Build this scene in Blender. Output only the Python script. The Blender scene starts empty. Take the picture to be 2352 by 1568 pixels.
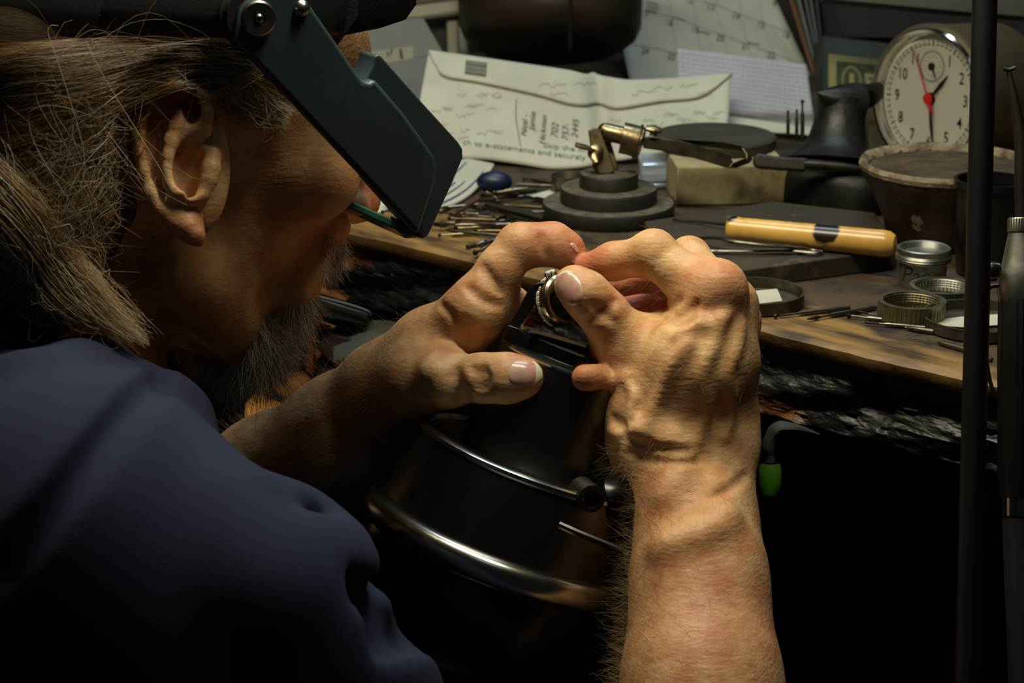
import bpy, bmesh, math, random
import numpy as np
from mathutils import Vector, Matrix
random.seed(7); RNG = np.random.default_rng(7)
SC = bpy.context.scene
COL = SC.collection
PI = math.pi
# ---------------------------------------------------------------- camera
BZ = 0.90                       # height of the bench top
PITCH = math.radians(17.5)
FPX = 4700.0                    # focal length in pixels of a 2352 px wide frame
CAM = np.array([0.0, 0.0, BZ + 0.287])
FW = np.array([0.0, math.cos(PITCH), -math.sin(PITCH)])
UP = np.array([0.0, math.sin(PITCH), math.cos(PITCH)])
RT = np.array([1.0, 0.0, 0.0])
cd = bpy.data.cameras.new('camera'); cam = bpy.data.objects.new('camera', cd); COL.objects.link(cam)
cam.location = CAM; cam.rotation_euler = (math.radians(90) - PITCH, 0, 0)
cd.sensor_width = 36; cd.lens = FPX / 2352 * 36; cd.clip_start = 0.02; cd.clip_end = 20
cd.dof.use_dof = True; cd.dof.focus_distance = 0.875; cd.dof.aperture_fstop = 19.0
SC.camera = cam
# ---------------------------------------------------------------- world, lights, exposure
w = bpy.data.worlds.new('world'); SC.world = w; w.use_nodes = True
w.node_tree.nodes['Background'].inputs[0].default_value = (0.75, 0.9, 1.0, 1)
w.node_tree.nodes['Background'].inputs[1].default_value = 0.006
SC.view_settings.view_transform = 'Standard'; SC.view_settings.look = 'None'
SC.view_settings.gamma = 1; SC.view_settings.use_curve_mapping = False
SC.view_settings.exposure = 0.0
def area(name, loc, target, sx, sy, power, color):
    l = bpy.data.lights.new(name, 'AREA'); l.shape = 'RECTANGLE'; l.size = sx; l.size_y = sy
    l.energy = power; l.color = color
    o = bpy.data.objects.new(name, l); COL.objects.link(o); o.location = loc
    o.rotation_euler = (Vector(target) - Vector(loc)).to_track_quat('-Z', 'Y').to_euler()
    return o
area('bench_lamp_light', (-0.045, 0.83, 1.45), (0.03, 0.97, 1.0), 0.50, 0.07, 4.4, (1.0, 0.91, 0.67))
area('back_lamp_light', (0.15, 1.32, 1.85), (0.0, 1.0, 1.0), 0.4, 0.1, 3.4, (0.66, 0.86, 1.0))
area('room_fill_light', (0.15, 0.10, 2.4), (-0.05, 0.85, 1.0), 0.5, 0.5, 0.34, (0.62, 0.82, 1.0))  # cool fill added above and behind the camera to lift the shirt
area('side_lamp_light', (-0.32, 0.98, 1.95), (-0.14, 0.82, 1.1), 0.4, 0.1, 0.7, (1.0, 0.84, 0.52))

def P(px, py, d):
    """point seen at pixel (px, py) of the photo, d metres along the camera axis"""
    return CAM + d * (FW + RT * ((px - 1176) / FPX) - UP * ((py - 784) / FPX))
def B(px, py, z=BZ):
    """point of the horizontal plane z seen at pixel (px, py)"""
    r = FW + RT * ((px - 1176) / FPX) - UP * ((py - 784) / FPX)
    return CAM + r * ((z - CAM[2]) / r[2])
def Y(px, py, y):
    r = FW + RT * ((px - 1176) / FPX) - UP * ((py - 784) / FPX)
    return CAM + r * (y / r[1])
def depth(p): return float((np.asarray(p) - CAM) @ FW)
def V(p): return Vector([float(a) for a in p])
# ---------------------------------------------------------------- materials
def lin(c):
    return tuple((x / 12.92 if x <= 0.04045 else ((x + 0.055) / 1.055) ** 2.4) for x in c)
def mat(name, c1, c2=None, rough=0.5, metal=0.0, scale=20, detail=4, lo=0.35, hi=0.65, c3=None, scale3=None, lo3=.55, hi3=.7,
        bump=0.0, bscale=None, bdist=0.001, stretch=None, rough2=None, sss=0.0, alpha=None, trans=0.0, emit=None, estr=0, coat=0.0, kind='noise', spec=0.5):
    """procedural principled material; colours are given in sRGB 0..1"""
    m = bpy.data.materials.new(name); m.use_nodes = True
    nt = m.node_tree; n = nt.nodes; L = nt.links; b = n['Principled BSDF']
    b.inputs['Roughness'].default_value = rough; b.inputs['Metallic'].default_value = metal
    b.inputs['Specular IOR Level'].default_value = spec
    if coat: b.inputs['Coat Weight'].default_value = coat; b.inputs['Coat Roughness'].default_value = 0.15
    tc = n.new('ShaderNodeTexCoord'); src = tc.outputs['Object']
    if stretch:
        mp = n.new('ShaderNodeMapping'); L.new(src, mp.inputs[0]); mp.inputs['Scale'].default_value = stretch; src = mp.outputs[0]
    col = None
    def noise(sc, det=detail):
        t = n.new('ShaderNodeTexNoise'); t.inputs['Scale'].default_value = sc; t.inputs['Detail'].default_value = det
        t.inputs['Roughness'].default_value = 0.6; L.new(src, t.inputs['Vector']); return t.outputs['Fac']
    def ramp(fac, a, z):
        r = n.new('ShaderNodeMapRange'); r.inputs[1].default_value = a; r.inputs[2].default_value = z; L.new(fac, r.inputs[0]); return r.outputs[0]
    def mix(fac, a, bcol):
        x = n.new('ShaderNodeMix'); x.data_type = 'RGBA'; L.new(fac, x.inputs[0])
        for s, i in ((a, 6), (bcol, 7)):
            if isinstance(s, tuple): x.inputs[i].default_value = lin(s) + (1,)
            else: L.new(s, x.inputs[i])
        return x.outputs[2]
    if c2 is not None:
        f = ramp(noise(scale), lo, hi); col = mix(f, tuple(c1), tuple(c2))
        if rough2 is not None:
            q = n.new('ShaderNodeMapRange'); q.inputs[3].default_value = rough; q.inputs[4].default_value = rough2; L.new(f, q.inputs[0]); L.new(q.outputs[0], b.inputs['Roughness'])
        if c3 is not None: col = mix(ramp(noise(scale3 or scale * 3), lo3, hi3), col, tuple(c3))
        L.new(col, b.inputs['Base Color'])
    else: b.inputs['Base Color'].default_value = lin(c1) + (1,)
    if bump:
        bp = n.new('ShaderNodeBump'); bp.inputs['Strength'].default_value = bump; bp.inputs['Distance'].default_value = bdist
        if kind == 'voronoi':
            t = n.new('ShaderNodeTexVoronoi'); t.inputs['Scale'].default_value = bscale or scale; L.new(src, t.inputs['Vector']); L.new(t.outputs['Distance'], bp.inputs['Height'])
        else: L.new(noise(bscale or scale * 4), bp.inputs['Height'])
        L.new(bp.outputs[0], b.inputs['Normal'])
    if sss:
        b.inputs['Subsurface Weight'].default_value = sss; b.inputs['Subsurface Radius'].default_value = (1.0, 0.35, 0.15); b.inputs['Subsurface Scale'].default_value = 0.004
    if trans: b.inputs['Transmission Weight'].default_value = trans
    if alpha is not None: b.inputs['Alpha'].default_value = alpha
    if emit: b.inputs['Emission Color'].default_value = lin(emit) + (1,); b.inputs['Emission Strength'].default_value = estr
    return m
# ---------------------------------------------------------------- objects
def obj(name, v, f, m=None, parent=None, smooth=True, sharp=35):
    me = bpy.data.meshes.new(name)
    if isinstance(f, np.ndarray):
        v = np.asarray(v, dtype=np.float32); nf, k = f.shape
        me.vertices.add(len(v)); me.vertices.foreach_set('co', v.ravel())
        me.loops.add(nf * k); me.loops.foreach_set('vertex_index', f.astype(np.int32).ravel())
        me.polygons.add(nf); me.polygons.foreach_set('loop_start', np.arange(0, nf * k, k, dtype=np.int32))
        me.update(calc_edges=True)
    else:
        me.from_pydata([tuple(float(a) for a in p) for p in v], [], f); me.update()
    if smooth:
        me.polygons.foreach_set('use_smooth', np.ones(len(me.polygons), dtype=bool))
        if sharp and len(me.vertices) < 60000: me.set_sharp_from_angle(angle=math.radians(sharp))
    if m: me.materials.append(m)
    o = bpy.data.objects.new(name, me); COL.objects.link(o)
    if parent is not None: o.parent = parent
    return o
def tag(o, label=None, cat=None, group=None, kind=None):
    if label: o['label'] = label
    if cat: o['category'] = cat
    if group: o['group'] = group
    if kind: o['kind'] = kind
    return o
def thing(name, label, cat, group=None, loc=(0, 0, 0), rz=0):
    o = bpy.data.objects.new(name, None); COL.objects.link(o); o.location = V(loc); o.rotation_euler[2] = rz
    o.empty_display_size = 0.01
    return tag(o, label, cat, group)
class MB:
    """collects shapes, then builds ONE mesh"""
    def __init__(s): s.v = []; s.f = []
    def add(s, v, f):
        o = len(s.v); s.v += [np.asarray(p, float) for p in v]; s.f += [tuple(i + o for i in q) for q in f]; return s
    def box(s, lo, hi, T=None):
        (a, b, c), (d, e, g) = lo, hi
        v = [(a, b, c), (d, b, c), (d, e, c), (a, e, c), (a, b, g), (d, b, g), (d, e, g), (a, e, g)]
        if T is not None: v = [T(p) for p in v]
        return s.add(v, [(0, 3, 2, 1), (4, 5, 6, 7), (0, 1, 5, 4), (1, 2, 6, 5), (2, 3, 7, 6), (3, 0, 4, 7)])
    def prism(s, poly, axis):
        """closed polygon (3D points) extruded along vector axis"""
        n = len(poly); axis = np.asarray(axis, float)
        v = [np.asarray(p, float) for p in poly] + [np.asarray(p, float) + axis for p in poly]
        return s.add(v, [tuple(range(n))[::-1], tuple(range(n, 2 * n))] + [(i, (i + 1) % n, n + (i + 1) % n, n + i) for i in range(n)])
    def lathe(s, prof, c=(0, 0, 0), ax=(0, 0, 1), n=48, cap=True, wob=None):
        """profile [(radius, height)] turned about the axis ax through c"""
        ax = np.asarray(ax, float); ax = ax / np.linalg.norm(ax); c = np.asarray(c, float)
        t = np.array([1., 0, 0]) if abs(ax[0]) < .9 else np.array([0, 1., 0])
        u = np.cross(ax, t); u /= np.linalg.norm(u); q = np.cross(ax, u)
        v = []; f = []
        for (r, h) in prof:
            for k in range(n):
                a = 2 * PI * k / n; rr = r if wob is None else r * (1 + wob(a, h))
                v.append(c + ax * h + (u * math.cos(a) + q * math.sin(a)) * rr)
        for i in range(len(prof) - 1):
            for k in range(n): f.append((i * n + k, i * n + (k + 1) % n, (i + 1) * n + (k + 1) % n, (i + 1) * n + k))
        if cap:
            if prof[0][0] > 1e-6: f.append(tuple(range(n))[::-1])
            if prof[-1][0] > 1e-6: f.append(tuple((len(prof) - 1) * n + k for k in range(n)))
        return s.add(v, f)
    def tube(s, pts, r, n=8, cap=True, flat=None):
        pts = [np.asarray(p, float) for p in pts]; m = len(pts); rs = r if hasattr(r, '__len__') else [r] * m
        v = []; f = []; prev = None
        for i, p in enumerate(pts):
            d = pts[min(i + 1, m - 1)] - pts[max(i - 1, 0)]; d = d / (np.linalg.norm(d) + 1e-12)
            if prev is None:
                t = np.array([0, 0, 1.]) if abs(d[2]) < .9 else np.array([1., 0, 0])
                u = np.cross(d, t)
            else: u = prev - d * (prev @ d)
            u /= np.linalg.norm(u); q = np.cross(d, u); prev = u
            for k in range(n):
                a = 2 * PI * k / n; v.append(p + (u * math.cos(a) + q * math.sin(a) * (flat or 1)) * rs[i])
        for i in range(m - 1):
            for k in range(n): f.append((i * n + k, i * n + (k + 1) % n, (i + 1) * n + (k + 1) % n, (i + 1) * n + k))
        if cap: f += [tuple(range(n))[::-1], tuple((m - 1) * n + k for k in range(n))]
        return s.add(v, f)
    def grid(s, fn, nu, nv, thick=None):
        """surface fn(u, v) for u, v in 0..1; thick = offset vector for a second side"""
        v = [fn(i / nu, j / nv) for i in range(nu + 1) for j in range(nv + 1)]
        W = nv + 1; f = [(i * W + j, (i + 1) * W + j, (i + 1) * W + j + 1, i * W + j + 1) for i in range(nu) for j in range(nv)]
        if thick is None: return s.add(v, f)
        N = len(v); th = np.asarray(thick, float); v = [np.asarray(p, float) for p in v]
        v2 = v + [p + th for p in v]; f2 = f + [tuple(N + a for a in q[::-1]) for q in f]
        rim = [i * W for i in range(nu + 1)] + [nu * W + j for j in range(1, W)] + [i * W + nv for i in range(nu - 1, -1, -1)] + [j for j in range(nv - 1, 0, -1)]
        for a, b in zip(rim, rim[1:] + rim[:1]): f2.append((a, N + a, N + b, b))
        return s.add(v2, f2)
    def sphere(s, c, r, n=16, m=10, sc=(1, 1, 1)):
        c = np.asarray(c, float); v = [c + np.array([0, 0, -r * sc[2]])]; f = []
        for i in range(1, m):
            t = PI * i / m - PI / 2
            for k in range(n): a = 2 * PI * k / n; v.append(c + r * np.array([math.cos(t) * math.cos(a) * sc[0], math.cos(t) * math.sin(a) * sc[1], math.sin(t) * sc[2]]))
        v.append(c + np.array([0, 0, r * sc[2]])); e = len(v) - 1
        for k in range(n): f.append((0, 1 + (k + 1) % n, 1 + k)); f.append((e, e - n + k, e - n + (k + 1) % n))
        for i in range(m - 2):
            for k in range(n): f.append((1 + i * n + k, 1 + i * n + (k + 1) % n, 1 + (i + 1) * n + (k + 1) % n, 1 + (i + 1) * n + k))
        return s.add(v, f)
    def build(s, name, m=None, parent=None, smooth=True, bevel=0, seg=2, sharp=35):
        inv = None
        v = s.v
        if parent is not None:   # points are given in world space
            pm = Matrix.Translation(parent.location) @ Matrix.Rotation(parent.rotation_euler[2], 4, 'Z')
            if parent.parent: pm = Matrix.Translation(parent.parent.location) @ Matrix.Rotation(parent.parent.rotation_euler[2], 4, 'Z') @ pm
            R = np.array(pm.to_3x3()); t = np.array(pm.translation); v = (np.array(v) - t) @ R
        else:
            o0 = np.mean(np.array(v), axis=0) if len(v) else np.zeros(3); o0 = np.array([o0[0], o0[1], np.min(np.array(v)[:, 2])]); v = np.array(v) - o0
        o = obj(name, v, s.f, m, parent, smooth, sharp)
        if parent is None: o.location = V(o0)
        if bevel:
            b = o.modifiers.new('bevel', 'BEVEL'); b.width = bevel; b.segments = seg; b.limit_method = 'ANGLE'; b.angle_limit = math.radians(40)
        return o
def spline(pts, n):
    """Catmull-Rom through the points, n samples"""
    p = np.asarray(pts, float); m = len(p)
    if m < 3: t = np.linspace(0, 1, n)[:, None]; return p[0] * (1 - t) + p[-1] * t
    q = np.vstack([2 * p[0] - p[1], p, 2 * p[-1] - p[-2]]); out = []
    for s in np.linspace(0, m - 1 - 1e-9, n):
        i = int(s); t = s - i; a, b, c, d = q[i:i + 4]
        out.append(0.5 * (2 * b + (c - a) * t + (2 * a - 5 * b + 4 * c - d) * t * t + (3 * b - a - 3 * c + d) * t ** 3))
    return np.array(out)
# ---------------------------------------------------------------- signed distance modelling
def rcone(p, a, b, r1, r2):
    """round cone, exact enough: sphere swept from a to b"""
    a = np.asarray(a, float); b = np.asarray(b, float); ba = b - a; L2 = ba @ ba
    pa = p - a; t = np.clip(pa @ ba / L2, 0, 1)
    return np.linalg.norm(pa - t[:, None] * ba, axis=1) - (r1 + (r2 - r1) * t)
def ellip(p, c, R, r):
    """ellipsoid with axes = rows of R"""
    q = (p - np.asarray(c)) @ np.asarray(R).T / np.asarray(r); k = np.linalg.norm(q, axis=1)
    k2 = np.linalg.norm(q / np.asarray(r), axis=1); return k * (k - 1) / np.maximum(k2, 1e-9)
def smin(a, b, k):
    h = np.maximum(k - np.abs(a - b), 0) / k; return np.minimum(a, b) - h * h * k * .25
def smax(a, b, k): return -smin(-a, -b, k)
def chain(p, pts, rs, k=0.004):
    d = None
    for i in range(len(pts) - 1):
        e = rcone(p, pts[i], pts[i + 1], rs[i], rs[i + 1]); d = e if d is None else smin(d, e, k)
    return d
def grad(fn, p, e=3e-4):
    g = np.empty_like(p)
    for i in range(3):
        o = np.zeros(3); o[i] = e; g[:, i] = fn(p + o) - fn(p - o)
    return g / (np.linalg.norm(g, axis=1)[:, None] + 1e-12)
def mesh_sdf(fn, lo, hi, h, nb=8, chunk=400000, iters=2):
    """sparse surface nets of fn = 0 in the box; returns verts, quads"""
    lo = np.asarray(lo, float); hi = np.asarray(hi, float); bs = nb * h
    nx = np.ceil((hi - lo) / bs).astype(int)
    I = np.stack(np.meshgrid(*[np.arange(k) for k in nx], indexing='ij'), -1).reshape(-1, 3)
    c = lo + (I + .5) * bs; d = np.concatenate([fn(c[i:i + chunk]) for i in range(0, len(c), chunk)])
    I = I[np.abs(d) < bs * 1.15]
    g = np.stack(np.meshgrid(*[np.arange(nb + 1)] * 3, indexing='ij'), -1).reshape(-1, 3)
    per = max(1, chunk // len(g)); vals = []
    for i in range(0, len(I), per):
        pts = lo + (I[i:i + per, None, :] * nb + g[None]) * h; vals.append(fn(pts.reshape(-1, 3)).reshape(-1, nb + 1, nb + 1, nb + 1))
    S = np.concatenate(vals).astype(np.float32); N = nx * nb + 2
    neg = S < 0
    # cells
    cs = [neg[:, i:nb + i, j:nb + j, k:nb + k] for i in (0, 1) for j in (0, 1) for k in (0, 1)]
    cnt = sum(x.astype(np.int8) for x in cs); act = (cnt > 0) & (cnt < 8)
    bi, ci, cj, ck = np.nonzero(act); cell = I[bi] * nb + np.stack([ci, cj, ck], 1)
    acc = np.zeros((len(bi), 3)); num = np.zeros(len(bi))
    for ax in range(3):
        o1, o2 = [a for a in range(3) if a != ax]
        for s1 in (0, 1):
            for s2 in (0, 1):
                a = [0, 0, 0]; a[o1] = s1; a[o2] = s2; b = list(a); b[ax] = 1
                va = S[bi, ci + a[0], cj + a[1], ck + a[2]]; vb = S[bi, ci + b[0], cj + b[1], ck + b[2]]
                m = (va < 0) != (vb < 0); t = np.where(m, va / np.where(m, va - vb, 1), 0)
                pos = np.tile(np.array(a, float), (len(bi), 1)); pos[:, ax] = t
                acc += pos * m[:, None]; num += m
    vert = lo + (cell + acc / num[:, None]) * h
    key = (cell[:, 0] * N[1] + cell[:, 1]) * N[2] + cell[:, 2]; order = np.argsort(key); ks = key[order]
    def look(c):
        k = (c[:, 0] * N[1] + c[:, 1]) * N[2] + c[:, 2]; j = np.clip(np.searchsorted(ks, k), 0, len(ks) - 1)
        return np.where(ks[j] == k, order[j], -1)
    F = []
    for ax in range(3):
        sl0 = [slice(0, nb)] * 3; sl1 = list(sl0); sl1[ax] = slice(1, nb + 1)
        A = neg[(slice(None),) + tuple(sl0)]; Bn = neg[(slice(None),) + tuple(sl1)]
        bb, i, j, k = np.nonzero(A != Bn); e = I[bb] * nb + np.stack([i, j, k], 1); sg = A[bb, i, j, k]
        o1 = np.zeros(3, int); o2 = np.zeros(3, int); o1[(ax + 1) % 3] = 1; o2[(ax + 2) % 3] = 1
        q = np.stack([look(e - o1 - o2), look(e - o2), look(e), look(e - o1)], 1)
        ok = (q >= 0).all(1); q = q[ok]; sg = sg[ok]; q[~sg] = q[~sg][:, ::-1]; F.append(q)
    F = np.concatenate(F)
    for it in range(iters):
        for i in range(0, len(vert), chunk):
            p = vert[i:i + chunk]; d = fn(p); gg = grad(fn, p)
            vert[i:i + chunk] = p - np.clip(d, -h, h)[:, None] * gg * .9
    return vert, F
def march(fn, px, py, d0=0.45, d1=1.6):
    """first hits of camera rays with fn"""
    px = np.atleast_1d(np.asarray(px, float)); py = np.atleast_1d(np.asarray(py, float))
    r = FW + RT * ((px - 1176) / FPX)[:, None] - UP * ((py - 784) / FPX)[:, None]; ln = np.linalg.norm(r, axis=1)
    t = np.full(len(px), d0)
    act = np.arange(len(px))
    for i in range(90):
        d = fn(CAM + r[act] * t[act][:, None]); t[act] = np.minimum(t[act] + d * .8 / ln[act], d1)
        act = act[(np.abs(d) > 1.5e-4) & (t[act] < d1)]
        if not len(act): break
    p = CAM + r * t[:, None]; hit = np.abs(fn(p)) < 2e-3
    return p, hit
FINAL = True
# ---------------------------------------------------------------- the jeweller's body as one signed distance field
mm = 0.001
TH = math.radians(31); PH = math.radians(22)
HR = np.array([math.sin(TH), -math.cos(TH), 0]); HF = np.array([math.cos(TH) * math.cos(PH), math.sin(TH) * math.cos(PH), -math.sin(PH)])
HU = np.cross(HR, HF)
HM = P(482, 402, 0.80) - HR * 0.078
HB = np.array([HR, HF, HU])
def H(r, f, u): return HM + (HR * r + HF * f + HU * u) * 0.01
# ear, drawn in the photo and carried by a plane that leans on the side of the head
EAR_OUT = [(474,250),(471,214),(440,197),(406,194),(367,207),(337,237),(321,276),(316,318),(319,356),(331,402),(344,452),(367,494),(402,526),(432,553),(452,562),(461,540),(458,498),(462,459),(468,430),(474,395),(474,355),(472,300)]
ED = 0.789
EC = P(420, 370, ED)
EN = HR * 0.80 - HF * 0.58 + HU * 0.05
EN = -FW * 0.93 + RT * -0.10 + UP * 0.12; EN /= np.linalg.norm(EN)
EUv = UP - EN * (UP @ EN); EUv /= np.linalg.norm(EUv); EX = np.cross(EUv, EN); 
if EX @ RT < 0: EX = -EX
def ear2d(px, py):
    r = FW + RT * ((px - 1176) / FPX) - UP * ((py - 784) / FPX)
    t = ((EC - CAM) @ EN) / (r @ EN); q = CAM + r * t - EC
    return np.array([q @ EX, q @ EUv])
EOUT = np.array([ear2d(*a) for a in EAR_OUT])
def E3(px, py, w=0.0):
    a = ear2d(px, py); return EC + EX * a[0] + EUv * a[1] + EN * w * mm
def poly2(q, poly):
    n = len(poly); d = np.full(len(q), 1e9); s = np.ones(len(q))
    for i in range(n):
        a = poly[i]; b = poly[i - 1]; e = b - a; w_ = q - a; t = np.clip(w_ @ e / (e @ e), 0, 1)
        x = w_ - t[:, None] * e; d = np.minimum(d, (x * x).sum(1))
        c1 = q[:, 1] >= a[1]; c2 = q[:, 1] < b[1]; c3 = e[0] * w_[:, 1] > e[1] * w_[:, 0]
        s = np.where((c1 & c2 & c3) | (~c1 & ~c2 & ~c3), -s, s)
    return s * np.sqrt(d)
def ear(p):
    q = p - EC; uv = np.stack([q @ EX, q @ EUv], 1); wz = q @ EN
    d2 = poly2(uv, EOUT)
    bend = -0.0035 + 0.25 * np.maximum(0, -uv[:, 0] - .004) - 1.1 * np.maximum(0, uv[:, 0] - .005)
    d = smax(d2 + 0.0020, np.abs(wz - bend) - 0.0012, 0.004) - 0.0016
    def ch(pts, w, r, k=.0025):
        nonlocal d
        W = w if hasattr(w, '__len__') else [w] * len(pts); R_ = r if hasattr(r, '__len__') else [r] * len(pts)
        d = smin(d, chain(p, [E3(a, b, c) for (a, b), c in zip(pts, W)], [x * mm for x in R_], .0015), k)
    # helix rim
    ch([(470,300),(476,262),(468,226),(440,207),(406,204),(372,216),(346,243),(331,280),(326,318),(329,356),(338,400),(350,446)],
       [0,2,3,3.5,3.6,3.8,4,4.2,4.2,4,3.6,2.6], [2.2,2.7,2.8,2.8,2.8,2.8,2.8,2.8,2.7,2.5,2.3,2.0])
    # antihelix with its upper crus, antitragus
    ch([(425,262),(414,296),(400,330),(392,362),(391,395),(398,424),(412,444)], [1.5,2.2,3,3.4,3.4,3.2,3], [3.6,3.8,3.6,3.2,3.0,3.0,3.2])
    ch([(470,270),(448,300),(422,318)], [.5,1.4,1.8], [2.0,2.2,2.4])
    ch([(412,446),(428,446),(442,458)], [3,3.4,2.6], [3.2,3.4,2.6])
    # lobe
    ch([(400,490),(428,520),(445,535)], [-.5,-1,-1.2], [4.0,4.4,3.4], .006)
    ch([(350,446),(372,484),(400,510)], [2.4,1.2,0], [2.2,2.4,3], .004)
    # concha and fossa hollows
    d = smax(d, -ellip(p, E3(440, 395, 0), np.array([EX, EUv, EN]), (7.0*mm, 12.5*mm, 8*mm)), .0025)
    d = smax(d, -ellip(p, E3(446, 250, 1.5), np.array([EX, EUv, EN]), (3.6*mm, 5.4*mm, 5*mm)), .003)
    d = smax(d, -chain(p, [E3(365, 300, 3.2), E3(362, 350, 3.2), E3(368, 400, 2.8)], [2.0*mm]*3), .003)
    # floor behind the hollows, crus of helix, tragus
    d = smin(d, ellip(p, E3(440, 380, -12.5), np.array([EX, EUv, EN]), (12*mm, 25*mm, 7*mm)), .002)
    ch([(474,296),(440,330),(412,352)], [-1,-2,-3.5], [2.0,1.8,1.5])
    ch([(484,350),(482,385),(478,412),(466,448)], [-4,-1.5,-1,-.5], [3.0,3.6,3.2,2.6], .005)
    return d
def head(p):
    def E(r, f, u, a, b, c): return ellip(p, H(r, f, u), HB, (a * .01, b * .01, c * .01))
    d = E(0, -1.0, 4.6, 7.1, 9.5, 8.0)                       # cranium
    d = smin(d, E(0, 4.4, 3.2, 5.6, 4.9, 5.4), .015)         # brow and face
    d = smin(d, E(0, 3.6, -1.6, 5.0, 4.6, 5.4), .015)
    for s in (-1, 1):
        d = smin(d, E(3.9 * s, 6.0, 0.9, 2.1, 2.4, 1.9), .015)   # cheekbones
        d = smin(d, rcone(p, H(5.0 * s, 0.9, -4.2), H(2.4 * s, 7.0, -7.0), .012, .013), .02)    # jaw
        d = smin(d, rcone(p, H(4.2 * s, 7.2, 4.6), H(1.4 * s, 8.7, 4.2), .008, .007), .010)  # brow ridge
        d = smax(d, -E(3.1 * s, 9.2, 2.9, 1.5, 1.2, 1.0), .010)   # eye socket
        d = smin(d, E(3.1 * s, 7.7, 2.9, 1.25, 1.2, 1.2), .002)   # eyeball and lids
        d = smin(d, rcone(p, H(2.2 * s, 9.0, -1.0), H(3.3 * s, 7.6, -4.0), .008, .008), .012)   # cheek fold beside the mouth
    d = smin(d, E(0, 6.6, -3.6, 3.2, 3.2, 3.2), .012)         # mouth barrel
    d = smin(d, rcone(p, H(0, 9.0, 3.6), H(0, 11.0, 0.5), .006, .0088), .010)   # nose
    d = smin(d, E(0, 11.05, 0.15, 1.0, .95, .92), .005)
    for s in (-1, 1):
        d = smin(d, E(1.25 * s, 10.1, -0.05, .72, .95, .75), .005)
        d = smax(d, -E(.65 * s, 10.7, -0.8, .30, .5, .4), .002)
    d = smin(d, rcone(p, H(-1.9, 9.0, -2.5), H(1.9, 9.0, -2.5), .007, .007), .01)   # upper lip
    d = smin(d, rcone(p, H(-1.7, 8.9, -4.2), H(1.7, 8.9, -4.2), .0065, .0065), .008)  # lower lip
    d = smax(d, -rcone(p, H(-2.4, 9.6, -3.35), H(2.4, 9.6, -3.35), .0022, .0022), .003)
    d = smin(d, E(0, 7.4, -6.7, 2.1, 1.7, 1.6), .012)        # chin
    d = smin(d, rcone(p, H(0, 1.0, -4.5), H(0, 5.4, -6.2), .032, .018), .015)  # under the jaw
    e = np.full(len(p), 1.0); near = np.linalg.norm(p - EC, axis=1) < .06
    if near.any(): e[near] = ear(p[near])
    return smin(d, e, .007)
NECK = [H(0, -3.0, -1.5), H(0, -5.5, -8.0), P(60, 1000, .87)]
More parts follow.
